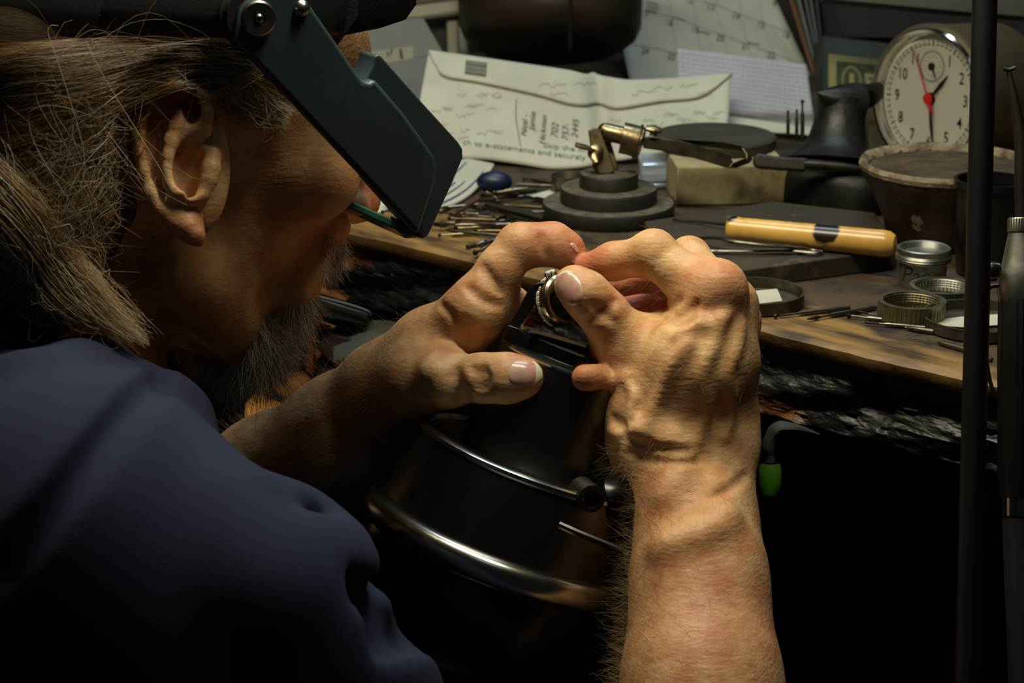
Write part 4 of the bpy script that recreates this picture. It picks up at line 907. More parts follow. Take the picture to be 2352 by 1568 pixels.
# steel plate and what lies on it
pl = [B(1540, 640, BZ + .0105), B(1690, 622, BZ + .0105), B(2062, 572, BZ + .0105), B(2010, 488, BZ + .0105), B(1775, 462, BZ + .0105), B(1480, 508, BZ + .0105)]
m = MB(); m.prism(pl, (0, 0, -.0105)); PLM = mat('grimy_steel_plate', (.26, .235, .185), (.185, .165, .135), rough=.45, metal=.15, scale=20, c3=(.36, .31, .24), scale3=60, lo3=.62, hi3=.72, rough2=.65, bump=.25, bscale=300, bdist=.0004)
tag(m.build('steel_plate', PLM, bevel=.0008), 'thick grimy steel bench plate under the yellow wooden handle', 'bench plate')
# wooden handle with burn
h0 = B(1672, 524, BZ + .0175); h1 = B(2052, 561, BZ + .0175); hd = h1 - h0; hl_ = np.linalg.norm(hd)
hm_ = mat('yellow_boxwood', (.84, .68, .35), (.75, .57, .26), rough=.32, scale=40, stretch=(1, 1, 1), coat=.2)
nt = hm_.node_tree; n = nt.nodes; L = nt.links; b = n['Principled BSDF']; old = b.inputs['Base Color'].links[0].from_socket
at = n.new('ShaderNodeAttribute'); at.attribute_name = 'burn'; no = n.new('ShaderNodeTexNoise'); no.inputs['Scale'].default_value = 160; tcn = n.new('ShaderNodeTexCoord'); L.new(tcn.outputs['Object'], no.inputs['Vector'])
q = n.new('ShaderNodeMath'); q.operation = 'MULTIPLY_ADD'; L.new(no.outputs['Fac'], q.inputs[0]); q.inputs[1].default_value = .5; L.new(at.outputs['Fac'], q.inputs[2])
cr = n.new('ShaderNodeValToRGB'); L.new(q.outputs[0], cr.inputs[0]); el = cr.color_ramp.elements; el[0].position = .5; el[0].color = (0, 0, 0, 1); el[1].position = .68; el[1].color = (1, 1, 1, 1)
mx = n.new('ShaderNodeMix'); mx.data_type = 'RGBA'; L.new(cr.outputs[0], mx.inputs[0]); L.new(old, mx.inputs[6]); mx.inputs[7].default_value = lin((.10, .05, .03)) + (1,); L.new(mx.outputs[2], b.inputs['Base Color'])
hn = thing('boxwood_scraper', 'scraper with yellow boxwood handle with a dark burn mark lying on the steel plate', 'scraper', loc=(h0 + h1) / 2 - np.array([0, 0, .007]))
prof = [(0, -.0005), (.0052, 0), (.0066, .0016), (.0068, .004), (.0062, .0075), (.0064, .010)] + [(.0064 + .0006 * t, .010 + (hl_ - .012) * t) for t in np.linspace(0.02, .92, 40)] + [(.0071, hl_ - .006), (.0066, hl_ - .002), (.0048, hl_ + .0008), (0, hl_ + .002)]
o = MB().lathe(prof, h0, hd, 40).build('grip', hm_, hn)
co = np.array([x.co[:] for x in o.data.vertices]) + np.array(hn.location); tt = (co - h0) @ (hd / hl_) / hl_; fr = (co - h0 - np.outer(tt, hd)) @ FW
up_ = (co - h0 - np.outer(tt, hd)) @ UP / .007
bn = np.maximum(np.clip(1.5 - np.hypot((tt - .61) / .075, (up_ - .55) / 1.0), 0, 1), np.clip(1.2 - np.abs(tt - .02) / .045, 0, 1) * np.clip(up_ * 1.3 - .1, 0, 1)) * .75
o.data.attributes.new('burn', 'FLOAT', 'POINT').data.foreach_set('value', bn.astype(np.float32))
m = MB()
def onh(x, y):   # x along, y around (towards the top)
    a = .75 + y; u_ = -FW * math.cos(a) + UP * math.sin(a); u_ -= hd * (u_ @ hd) / hl_ ** 2; u_ /= np.linalg.norm(u_); return h0 + hd * x + u_ * .00685
v, f = txt('C /////', 1.0); m.add([onh(.40 + x * .045, .42 + y * .35) for x, y in v], f); m.build('stamped_lettering', mat('green_stamp', (.28, .30, .14), rough=.6), hn)
m = MB(); m.tube([B(1545, 503, BZ + .012), B(1600, 508, BZ + .012), B(1672, 516, BZ + .014)], .0008, 6); m.build('blade', DSTEEL, hn)
# tweezers
tw = thing('tweezers', 'long steel tweezers lying open on the plate beside the yellow handle', 'tweezers', loc=B(1740, 570, BZ + .0105))
z_ = BZ + .0125
m = MB().tube(spline([B(1585, 548, z_), B(1640, 546, z_ + .004), B(1700, 555, z_ + .005), B(1790, 565, z_ + .003), B(1860, 572, z_), B(1890, 577, z_)], 24), [.0016] * 20 + [.0015, .0014, .0012, .0008], 8, flat=.6); m.build('arm', STEEL, tw)
m = MB().tube(spline([B(1595, 574, z_), B(1700, 576, z_), B(1800, 574, z_), B(1860, 579, z_), B(1888, 579, z_)], 24), [.0016] * 22 + [.0012, .0008], 8, flat=.6); m.build('arm', STEEL, tw)
m = MB().tube([B(1585, 548, z_), B(1578, 560, z_), B(1595, 574, z_)], .0016, 8); m.build('spring_end', STEEL, tw)
# ================================================================ tins, cups, lids
def tin(cx, cy, rx, hpx, name, label, cat, mt, zb=BZ, group=None, wall=.0009, ribs=0, thread=False, floor=.35):
    c = B(cx, cy, zb); dd = depth(c); R = rx * dd / FPX; hh = hpx * dd / FPX / .95; c = B(cx, cy + hpx, zb); 
    t = thing(name, label, cat, group, loc=c)
    prof = [(0, .0002), (R * .96, .0002), (R, .001)] + [(R, h) for h in np.linspace(.002, hh - .001, 4)] + [(R + .0003, hh), (R - wall, hh)]
    prof += [(R - wall - (.0004 if (thread and i % 2) else 0), hh - .0006 * (i + 1)) for i in range(8 if thread else 2)] + [(R - wall, hh * floor), (R * .9, hh * floor - .0006 if hh * floor > .001 else .0008), (0, max(hh * floor - .0006, .0008))]
    wob = (lambda a, h: .012 * (1 if math.sin(a * ribs) > 0 else -1) if .0015 < h < hh - .0015 else 0) if ribs else None
    MB().lathe(prof, c, Az, 360 if ribs else 72, cap=False, wob=wob).build('shell', mt, t, sharp=30); return t, c, R, hh
t, c, R, hh = tin(1732, 667, 111, 30, 'tin_lid', 'shallow round tin lid holding a white paper scrap behind the knuckles', 'lid', TIN, floor=.2)
zz = c[2] + hh * .2 + .0006; tag(MB().prism([B(1722, 670, zz), B(1785, 664, zz), B(1797, 692, zz), B(1728, 700, zz)], (0, 0, .0003)).build('paper_scrap', WHITE), 'white paper scrap in the tin lid behind the knuckles', 'paper')
t, c, R, hh = tin(2250, 724, 130, 28, 'tin_lid', 'shallow round tin lid with papers partly behind the black pole', 'lid', TIN, floor=.2)
zz = c[2] + hh * .2 + .0006; tag(MB().prism([B(2150, 735, zz), B(2210, 728, zz), B(2300, 722, zz), B(2330, 745, zz), B(2210, 752, zz), B(2155, 748, zz)], (0, 0, .0003)).build('paper_scrap', WHITE), 'white paper scrap in the tin lid behind the black pole', 'paper')
t, c, R, hh = tin(2163, 656, 72, 34, 'screw_lid', 'ribbed aluminium screw lid upturned behind the other ribbed lid', 'lid', ALU, ribs=44, thread=True, floor=.15, wall=.0022)
t, c, R, hh = tin(2092, 690, 74, 44, 'screw_lid', 'ribbed aluminium screw lid upturned in front, nearest the loose burs', 'lid', mat('yellowed_aluminium', (.56, .54, .44), (.44, .42, .32), rough=.38, metal=.85, scale=120), ribs=46, thread=True, floor=.15, wall=.0022)
MB().lathe([(0, 0), (R * .8, 0), (R * .6, .0012), (0, .002)], c + Az * hh * .17, Az, 24, wob=lambda a, h: .1 * math.sin(3 * a)).build('residue', mat('green_residue', (.20, .20, .08), (.12, .10, .05), rough=.7, scale=200, bump=.6), t)
cb = B(2117, 655); dd = depth(cb); kk = dd / FPX; cu = thing('aluminium_cup', 'small aluminium screw cup with a domed lid and handwriting on its side', 'cup', loc=cb)
MB().lathe([(0, 0), (52 * kk, 0), (54 * kk, .001), (54 * kk, 62 * kk), (0, 62 * kk)], cb, Az, 64).build('jar', ALU, cu)
MB().lathe([(60 * kk, 60 * kk), (63 * kk, 62 * kk), (62 * kk, 65 * kk), (64 * kk, 67 * kk), (62 * kk, 70 * kk), (64 * kk, 72 * kk), (62 * kk, 75 * kk), (60 * kk, 78 * kk), (61 * kk, 90 * kk), (58 * kk, 92 * kk), (53 * kk, 90 * kk), (46 * kk, 78 * kk), (0, 72 * kk)], cb, Az, 64, cap=False).build('screw_cap', ALU, cu)
def oncyl(x, y):   # metres around and up
    a = -PI / 2 + x / (54 * kk); return cb + np.array([math.cos(a), math.sin(a), 0]) * (54 * kk + .0001) + Az * y
m = MB(); v, f = txt('Pat', .012, 0, .3); m.add([oncyl(-.0075 + x, .0075 + y) for x, y in v], f); m.build('handwriting', mat('pen_black', (.06, .06, .06), rough=.6), cu)
# clay dish
CLAY = mat('glazed_clay', (.22, .145, .10), (.15, .10, .07), rough=.42, scale=30, c3=(.48, .44, .36), scale3=55, lo3=.66, hi3=.70, bump=.3, bscale=120, bdist=.001)
pc = B(2192, 580) + np.array([0, .026, 0]); s_ = depth(pc + Az * .05) / FPX
R_ = 205 * s_; ZS = .80
def zs(p): return [(r, h * ZS) for r, h in p]
m = MB(); m.lathe(zs([(0, .0005), (R_ * .62, .0005), (R_ * .64, .002), (R_ * .70, .016), (R_ * .82, .032), (R_ * .94, .044), (R_ * .985, .050), (R_, .0535), (R_ * .97, .0555), (R_ * .93, .054), (R_ * .85, .047), (R_ * .72, .038), (R_ * .5, .034), (0, .033)]), pc, Az, 72, cap=False, wob=lambda a, h: .008 * math.sin(5 * a + h * 60) + .005 * math.sin(13 * a))
dish = thing('clay_dish', 'brown glazed clay dish with a crusted pale rim in front of the clock', 'dish', loc=pc); o = m.build('bowl', CLAY, dish)
CRUST = mat('pale_crust', (.56, .52, .42), (.30, .24, .16), rough=.9, scale=90, bump=.8, bscale=200, bdist=.001)
m = MB(); m.lathe(zs([(R_ * .995, .0505), (R_ * 1.008, .0535), (R_ * .975, .0565), (R_ * .93, .0548), (R_ * .90, .0515)]), pc, Az, 140, cap=False, wob=lambda a, h: .008 * math.sin(5 * a + h * 60) + .005 * math.sin(13 * a) + .006 * math.sin(37 * a) * math.sin(11 * a)); o = m.build('crusted_rim', CRUST, dish); 
m = MB(); m.lathe(zs([(R_ * .90, .0515), (R_ * .86, .046), (R_ * .70, .040), (R_ * .4, .0365), (0, .036)]), pc, Az, 72, wob=lambda a, h: .02 * math.sin(7 * a + 2)); m.build('compound', mat('brown_pumice', (.30, .25, .16), (.17, .13, .08), rough=.95, scale=60, bump=.7, bscale=160, bdist=.002), dish)
kc = B(2262, 628); s_ = depth(kc) / FPX; kt = thing('black_cup', 'black plastic cup half hidden by the black pole beside the dish', 'cup', loc=kc)
MB().lathe([(0, .001), (66 * s_, .001), (72 * s_, 60 * s_), (77 * s_, 205 * s_), (84 * s_, 208 * s_), (84 * s_, 222 * s_), (76 * s_, 222 * s_), (68 * s_, 60 * s_), (0, 40 * s_)], kc, Az, 48, cap=False).build('wall', mat('smoked_plastic', (.06, .06, .058), (.09, .085, .075), rough=.25, scale=40), kt)
# ================================================================ burs near the edge
zb = BZ + .0013
for (x0, y0, x1, y1, r, kd, lb) in ((1776, 726, 1952, 706, .0012, 'ball', 'ball bur lying nearest the tin lid, its head pointing left'), (1852, 733, 2012, 706, .0012, 'cone', 'dark bur lying just right of the ball bur'),
      (1944, 724, 2090, 742, .0013, 'ball', 'bur with a dark head topmost of the bunch by the ribbed lid'), (1966, 714, 2128, 748, .0009, 'drill', 'thin bur beside the ribbed lid pointing at the right tin'),
      (1985, 740, 2125, 752, .0010, 'drill', 'slim pointed drill lying in front of the ribbed lid'), (2074, 751, 2145, 762, .0014, 'cone', 'thick short bur end touching the tin by the pole')):
    bur(B(x0, y0, zb + .0002), B(x1, y1, zb + .0002), r, kd, lb, 'burs by the ribbed lid')
t = thing('needle_tool', 'fine needle tool lying at the bench edge left of the pole', 'tool', loc=B(2150, 790)); MB().tube([B(2085, 774, zb), B(2160, 787, zb)], .0005, 6).build('needle', STEEL, t); MB().tube([B(2155, 786, zb), B(2165, 789, zb), B(2235, 808, zb), B(2278, 826, zb)], [.0008, .0014, .0014, .0010], 10).build('holder', STEEL, t)
# ================================================================ burs and files heaped on the left
L1 = [(1041,524,1172,519,1.4),(992,517,1175,515,1.1),(993,511,1046,513,1.4),(1027,501,1140,506,1.3),(1030,494,1168,501,1.1),(1062,531,1170,533,1.2),(1090,529,1165,531,1.0),(1022,529,1152,541,1.1),(1070,567,1158,548,1.7),(1088,581,1142,561,1.7),
      (1096,474,1248,507,1.4),(1125,482,1215,508,1.1),(1200,410,1268,418,1.3),(1145,421,1268,427,1.1),(1203,450,1282,467,1.5),(1130,443,1212,434,1.6),(1043,490,1108,446,1.3),(1100,463,1232,437,1.2),(1062,470,1110,480,1.2),(1000,478,1098,470,1.1),
      (1085,455,1150,462,1.2),(1150,470,1262,478,1.2),(1010,488,1100,492,1.0),(1170,490,1250,486,1.0),(1005,540,1100,536,1.1),(1120,512,1200,500,1.0),(880,462,930,478,1.3),(876,488,925,470,1.2),(1160,455,1230,448,1.0),(1060,506,1012,520,1.0)]
G_ = 'burs heaped left of the stepped base'
LB = {0: ('brightest long bur in the heap, its right end touching the raised fingertip', G_), 8: ('upper of the two ball ended burs lying apart below the heap', G_), 9: ('lower of the two ball ended burs lying apart below the heap', G_),
      12: ('bright steel rod lying just right of the blue knob', G_), 14: ('thick bur beside the paper slip, ending at the stepped base', G_), 16: ('bur slanting beside the reddish brown stick', G_), 10: ('long bur crossing the heap under the needle file', G_),
      26: ('upper short bur seen beneath the visor arm', G_), 27: ('lower short bur seen beneath the visor arm', G_), 7: ('lowest bur of the heap, slanting toward the bench edge', G_), 13: ('dark rod lying under the bright rod by the blue knob', G_)}
for i, (x0, y0, x1, y1, r) in enumerate(L1):
    zt = BZ + .0016 + (i % 4) * .0016; lb, gr = LB.get(i, ('loose steel bur in the heap left of the stepped black base', 'burs heaped left of the stepped base')); bur(B(x0, y0, zt), B(x1, y1, zt), r * .001, ('ball', 'cone', 'drill')[i % 3], lb, gr, STEEL if i % 3 else BRASS)
fl = [B(1112, 468, BZ + .009), B(1120, 463, BZ + .009), B(1250, 490, BZ + .009), B(1246, 500, BZ + .009)]
tag(MB().prism(fl, (0, 0, -.0016)).build('needle_file', mat('file_steel', (.22, .21, .17), (.16, .15, .12), rough=.55, metal=.7, scale=300, bump=.8, bscale=900, bdist=.0004), bevel=.0003), 'flat dark needle file on top of the heap left of the stepped base', 'file')
tag(MB().prism([B(1040,492,BZ+.009), B(1050,484,BZ+.009), B(1098,448,BZ+.009), B(1106,452,BZ+.009)], (0, 0, -.002)).build('wooden_stick', mat('red_brown_wood', (.30, .16, .11), rough=.6), bevel=.0006), 'reddish brown wooden stick slanting across the bur heap', 'stick')
tag(MB().tube(spline([B(1119, 440, BZ + .01), B(1128, 447, BZ + .013), B(1139, 455, BZ + .01)], 8), .0007, 6).build('wire_offcut', mat('gold_wire', (.95, .80, .45), rough=.15, metal=1)), 'short bright gold wire offcut on the heap', 'wire')
tag(MB().prism([B(1212,450,BZ+.004), B(1262,436,BZ+.004), B(1282,446,BZ+.004), B(1280,462,BZ+.004)], (0, 0, -.0004)).build('paper_slip', WHITE), 'small white paper slip behind the steel bur heap', 'paper')
q = B(1136, 418, BZ + .009); tag(MB().sphere(q, .0095, 20, 12, (1.15, .8, .72)).tube([q, B(1165, 412, BZ + .007)], [.006, .003], 12).build('blue_knob', mat('blue_plastic', (.03, .08, .22), rough=.45)), 'dark blue plastic knob behind the bur heap under the envelope', 'knob')
# small cup, foil box
kc = B(1306, 452); s_ = depth(kc) / FPX; t = thing('metal_cup', 'dusty small metal cup partly hidden behind the stepped black base', 'cup', loc=kc)
MB().lathe([(0, .0006), (26 * s_, .0006), (38 * s_, 40 * s_), (41 * s_, 52 * s_), (39 * s_, 52 * s_), (34 * s_, 36 * s_), (0, 20 * s_)], kc, Az, 40, cap=False).build('bowl', TIN, t)
a1 = B(1472, 436); kd_ = depth(a1) / FPX
tag(MB().prism([a1 + Az * .004, B(1556, 434) + Az * .004, B(1556, 434) + Az * .0165, a1 + Az * .0165], (0, .03, 0)).prism([a1, B(1556, 434), B(1556, 434) + Az * .004, a1 + Az * .004], (0, .03, 0)).build('foil_box', mat('polished_foil', (.80, .88, .97), rough=.30, metal=.55, c2=(.40, .46, .54), scale=40, stretch=(.3, 1, 3)), bevel=.0015), 'shiny silver box between the third hand and the fire brick', 'box')  # pale blue base and bands put a reflection into the colour
tag(MB().lathe([(0, 0), (.006, 0), (.0066, .002), (.005, .003), (0, .0035)], B(1527, 462), Az, 24).build('metal_button', CHROME2), 'small shiny metal button beside the fire brick', 'button')
# ================================================================ papers and things along the back
def sheet(m, top, bot, dfn, n=40, nv=14, th=.0004, off=0.0):
    T_ = spline(top, n + 1); Bo = spline(bot, n + 1)
    def fn(u, t):
        i = int(round(u * n)); p = T_[i] * (1 - t) + Bo[i] * t; return P(p[0], p[1], dfn(p[0], p[1]) - off)
    return m.grid(fn, n, nv, thick=(0, th, 0))
# envelope
def ed(x, y):
    c = math.exp(-((x - 1372 - (y - 170) * .12) / 26.) ** 2)
    return 1.302 + (388 - y) / 270 * .070 + .010 * c + .003 * math.sin(x / 75.) + .004 * (x > 1372) * (x - 1372) / 300
en = thing('envelope', 'open white envelope covered in pencil notes and green print, leaning behind the clamp', 'envelope', loc=P(1250, 388, 1.30))
et = [(985,118),(1000,117),(1150,138),(1300,160),(1345,170),(1362,166),(1376,172),(1400,177),(1450,183),(1560,178),(1682,167)]
eb = [(938,372),(1010,362),(1068,364),(1130,368),(1200,378),(1268,388),(1340,384),(1400,372),(1500,356),(1600,330),(1670,306)]
m = MB(); sheet(m, et, eb, ed, 80, 20); m.build('body', WHITE, en, sharp=0)
ft = et; fb = [(986,120),(1002,150),(1022,176),(1100,190),(1230,218),(1300,238),(1345,243),(1376,239),(1420,250),(1520,234),(1600,226),(1640,205),(1681,169)]
m = MB(); sheet(m, et, fb, ed, 80, 8, off=.0022); m.build('flap', WHITE, en, sharp=0)
E_ = lambda o: (lambda x, y: P(x, y, ed(x, y) - o))
m = MB(); g = E_(.0006)
def warp(pts):  # baseline through points
    pts = np.array(pts, float)
    def f_(x, y): yy = np.interp(x, pts[:, 0], pts[:, 1]); return g(x, yy + y)
    return f_
write(m, 'ch to e-statements and securely', warp([(1060,326),(1130,334),(1212,345),(1300,357),(1360,364)]), 1204, 0, 17.5, 0, fit('ch to e-statements and securely', 282) / 17.5, .0)
write(m, 'Skip the m', warp([(1240,332),(1300,340),(1370,348)]), 1296, 0, 16, 0, fit('Skip the m', 95) / 16, .0); m.build('green_print', GREEN, en)
m = MB(); V_ = -PI / 2
for s, x, y, z in (('Neal -', 1205, 288, 20), ('Jamie', 1223, 278, 20), ('Hickman', 1248, 298, 19), ('702', 1275, 300, 23), ('757-', 1300, 304, 22), ('2445', 1322, 296, 22)): write(m, s, g, x, y, z, V_ + .08, 1.0, -.004, .3)
line2(m, g, [(1186, 228), (1185, 270), (1190, 300), (1196, 336)], 1.8); m.build('pencil_writing', INK, en)
m = MB(); g2 = E_(.0030); m.add([g2(1070, 137), g2(1119, 144), g2(1117, 175), g2(1067, 168)], [(0, 1, 2, 3)]); o = m.build('barcode', mat('grey_print', (.46, .46, .41), rough=.8), en)
m = MB()
for yy in (0, 6, 9, 15, 19, 24, 28): line2(m, E_(.0033), [(1070 - yy * .1, 139 + yy), (1118 - yy * .1, 146 + yy)], 1.8 if yy in (6, 28) else .9, 3)
m.build('barcode', INK, en)
m = MB(); r5 = np.random.default_rng(5)
def scrib(x, y, w, h, fn, n=5):
    p = [(x + w * i / (n * 2), y + h * r5.uniform(-.5, .5)) for i in range(n * 2)]; line2(m, fn, p, 1.1, n * 6)
for (x, y, w, h, on) in [(1238,195,70,12,1),(1262,216,50,8,1),(1320,190,60,14,1),(1450,215,60,14,1),(1500,200,50,12,1),(1560,195,45,14,1),(1600,215,40,10,1)] + [(r5.uniform(980, 1150), r5.uniform(215, 320), 26, 10, 0) for _ in range(22)] + [(r5.uniform(1400, 1640), r5.uniform(245, 320), 30, 12, 0) for _ in range(26)]:
    if x > 1560 and y > 300: continue
    scrib(x, y, w, h, g2 if on else g)
m.build('faint_pencil_marks', FAINT, en)
# calendar
def cdp(x, y): return 1.60 + (210 - y) / 230 * .05 + .00008 * (x - 1650)
cal = thing('calendar', 'white wall calendar page with dates 9 to 25 propped behind the envelope', 'calendar', loc=P(1650, 210, 1.60))
m = MB(); sheet(m, [(1395,-60),(1600,-45),(1768,-30)], [(1450,200),(1650,205),(1880,212)], cdp, 20, 20, th=.004); m.build('page', WHITE, cal, sharp=0)
g = lambda x, y: P(x, y, cdp(x, y) - .0008)
m = MB()
rows = [[(1601,0),(1655,15),(1757,54),(1823,77)], [(1487,28),(1543,38),(1604,60),(1706,97),(1783,125),(1844,148)], [(1453,102),(1502,110),(1553,122),(1600,137)]]
for r in rows: line2(m, g, r, 1.0, 20)
for x0, y0, x1, y1 in ((1543,38,1553,122),(1601,59,1614,140),(1660,80,1676,150),(1718,101,1736,160),(1777,123,1797,170),(1535,-20,1543,38),(1590,-20,1601,59),(1643,10,1660,80),(1698,30,1718,101),(1754,52,1777,123),(1640,-20,1648,12),(1695,-20,1704,33),(1740,-20,1752,52)): line2(m, g, [(x0, y0), (x1, y1)], .9, 3)
m.build('grid_lines', mat('grid_grey', (.50, .50, .48), rough=.9), cal)
m = MB()
for s, x, y in (('9',1779,9),('12',1583,0),('13',1632,17),('14',1690,37),('15',1747,57),('16',1805,80),('17',1479,34),('18',1537,52),('19',1596,70),('20',1655,87),('21',1713,107),('22',1771,127),('24',1482,117),('25',1543,130)): write(m, s, g, x, y, 22, .18, .85, .004)
for x, y in ((1498,8),(1500,18),(1496,26),(1558,43),(1617,75),(1730,100)):
    line2(m, g, [(x - 14, y - 4), (x + 14, y + 3)], 2.2, 3)
m.build('dates', INK, cal)
for i, (x0, x1, c) in enumerate(((1796, 1878, (.50, .34, .2)), (1818, 1884, (.46, .47, .45)), (1836, 1888, (.40, .42, .42)), (1850, 1892, (.46, .46, .43)), (1866, 1896, (.30, .31, .30)))):
    m = MB(); sheet(m, [(x0, -60), (x0 + 5, -60)], [(x1, 206), (x1 + 5, 206)], lambda x, y, i=i: 1.60 + .012 * i, 2, 10, th=.05 if i else .01)
    tag(m.build('file_folder', paper('folder_%d' % i, c)), ('thin brown card edge', 'pale grey folder, left', 'grey folder, second', 'pale folder, third', 'dark grey folder, rightmost')[i] + ' in the row standing beside the calendar', 'folder', 'folders beside the calendar')
# graph paper
def gd(x, y): return 1.375 + (300 - y) / 190 * .035 + .010 * math.exp(-((y - 285) / 18.) ** 2)
gp = thing('graph_paper', 'folded sheet of pale lilac graph paper standing behind the envelope', 'paper', loc=P(1750, 305, 1.37))
m = MB(); sheet(m, [(1556,111),(1700,128),(1852,148)], [(1560,255),(1700,288),(1820,300),(1874,306)], gd, 30, 20); m.build('sheet', LILAC, gp, sharp=0)
m = MB(); g = lambda x, y: P(x, y, gd(x, y) - .0008)
for i in range(1, 26): a = i / 26; line2(m, g, [(1556 + 296 * a, 111 + 37 * a), (1562 + 306 * a, 250 + 50 * a)], .6, 6)
for i in range(1, 14): a = i / 14; line2(m, g, [(1557, 111 + 140 * a), (1852 + 18 * a, 148 + 150 * a)], .6, 6)
m.build('ruled_lines', mat('lilac_lines', (.57, .58, .63), rough=.9), gp)
m = MB(); sheet(m, [(1640,262),(1700,270),(1800,284),(1874,296)], [(1640,300),(1700,303),(1800,306),(1872,312)], lambda x, y: 1.372 - (y - 262) / 50 * .03, 16, 4); tag(m.build('white_card', WHITE, sharp=0), 'white card lying at the foot of the lilac graph paper', 'card')
# motor housing
MOT = mat('brown_black_housing', (.21, .175, .14), (.15, .125, .10), rough=.36, scale=12, stretch=(3, 3, .6), metal=.2, rough2=.55)
mc = P(1262, 122, 1.47); kk = 1.47 / FPX; mo = thing('hanging_motor', 'dark brown rounded motor housing hanging in front of the calendar', 'motor', loc=mc)
m = MB(); prof = [(0, -4), (60, -2), (120, 4), (170, 16), (196, 36), (208, 64), (210, 120), (210, 330)]
m.lathe([(r * kk, h * kk) for r, h in prof], mc, RT * .02 + UP * .99 + FW * .12, 64, wob=lambda a, h: .012 * math.cos(8 * a)); m.build('housing', MOT, mo)
m = MB()
for s in (48,): m.tube([P(1262 + s, 118 - abs(s) * .04, 1.47 - .0635 + abs(s) * .00006), P(1262 + s, 60, 1.47 - .0655 + abs(s) * .00009), P(1262 + s, -80, 1.47 - .0655 + abs(s) * .00009)], .0012, 6)
m.build('seam', BLACKP, mo)
MB().tube([P(1262, -200, 1.45), P(1262, -200, 1.45) + np.array([0, 0, .9])], .006, 12).build('hanging_rod', BLACKP, mo)
# white tray, papers, upper left
TW = mat('cream_plastic', (.55, .54, .47), (.48, .47, .41), rough=.55, scale=10)
tr = thing('plastic_letter_tray', 'cream plastic letter tray with loose papers behind the visor', 'tray', loc=P(960, 110, 1.5))
m = MB(); m.prism([P(840, 26, 1.5), P(1052, -2, 1.5), P(1080, -6, 1.5), P(1080, 30, 1.5), P(840, 62, 1.5)], FW * .01); m.build('rail', TW, tr, bevel=.003)
m = MB(); m.prism([P(1024, 30, 1.51), P(1052, 26, 1.51), P(1058, 200, 1.51), P(1030, 200, 1.51)], FW * .01); m.prism([P(700, 60, 1.58), P(1060, 20, 1.58), P(1090, 200, 1.58), P(700, 240, 1.58)], FW * .005); m.build('frame', TW, tr, bevel=.002)
tag(MB().prism([P(800, 55, 1.49), P(972, 42, 1.49), P(1016, 118, 1.49), P(985, 126, 1.49), P(800, 160, 1.49)], FW * .0005).build('paper_sheet', GREYP), 'grey sheet of paper with a slanted edge in the letter tray', 'paper')
tag(MB().prism([P(970, 46, 1.52), P(1035, 38, 1.52), P(1030, 130, 1.52), P(1010, 125, 1.52)], FW * .003).build('dark_panel', mat('dark_panel', (.13, .13, .12), rough=.8)), 'dark flat panel showing between the grey sheet and tray frame', 'card')  # flat dark panel filling the triangle beside the grey sheet
lab = thing('paper_strip', 'pale torn paper strip with dark marks behind the visor', 'paper', loc=P(905, 150, 1.47))
m = MB(); m.prism([P(800, 124, 1.47), P(949, 106, 1.47), P(949, 134, 1.47), P(985, 128, 1.47), P(800, 162, 1.47)], FW * .0004); m.build('strip', paper('strip', (.60, .60, .53)), lab)
m = MB()
for (a, b) in (((900, 112), (898, 124)), ((919, 112), (921, 132)), ((921, 112), (925, 134)), ((889, 118), (892, 128))): line2(m, lambda x, y: P(x, y, 1.469), [a, b], 3.2, 3)
m.build('marks', INK, lab)
tag(MB().prism([P(790, 160, 1.46), P(985, 128, 1.46), P(975, 240, 1.46), P(940, 360, 1.42), P(790, 380, 1.42)], FW * .0006).build('paper_sheet', paper('grey2', (.42, .43, .42))), 'dull grey paper sheet left of the envelope behind the visor', 'paper')
tag(MB().prism([P(862, 0, 1.62), P(1052, -26, 1.62), P(1052, -2, 1.62), P(862, 22, 1.62)], FW * .01).build('shelf_edge', mat('brown_shelf', (.34, .29, .22), rough=.7)), 'brown shelf edge above the letter tray at the top', 'shelf')
# booklet under the visor corner
bk = thing('booklet', 'white booklet with blue streaks curling out under the visor hood', 'booklet', loc=B(1050, 470))
def bkf(u, t): 
    a = np.array([1012, 478]) * (1 - u) + np.array([1134, 375]) * u; b = np.array([960, 440]) * (1 - u) + np.array([1062, 360]) * u; p = a * (1 - t) + b * t
    return P(p[0] + 10 * math.sin(u * 3.1) * (1 - t), p[1] + 14 * math.sin(u * 3.1) * (1 - t), 1.185 + .085 * u + .05 * t)
MB().grid(bkf, 24, 10, thick=(0, 0, -.0022)).build('pages', WHITE, bk, sharp=0)
m = MB()
for t0, t1, u0, u1 in ((.12, .20, .05, .85), (.34, .40, .1, .6), (.5, .62, .0, .5), (.72, .80, .1, .9)):
    m.grid(lambda u, t: bkf(u0 + (u1 - u0) * u, t0 + (t1 - t0) * t * (1 - u * .6)) + np.array([0, -.0003, .0005]), 12, 2)
m.build('printed_streaks', mat('blue_violet_print', (.34, .36, .50), rough=.6), bk)
tag(MB().grid(lambda u, t: P(862 + 70 * u, 452 + 60 * t + 20 * u, 1.18 + .03 * (1 - t)), 6, 6, thick=(0, .001, -.001)).build('paper_sheet', WHITE), 'white paper scraps on the bench seen beneath the visor arm', 'paper')
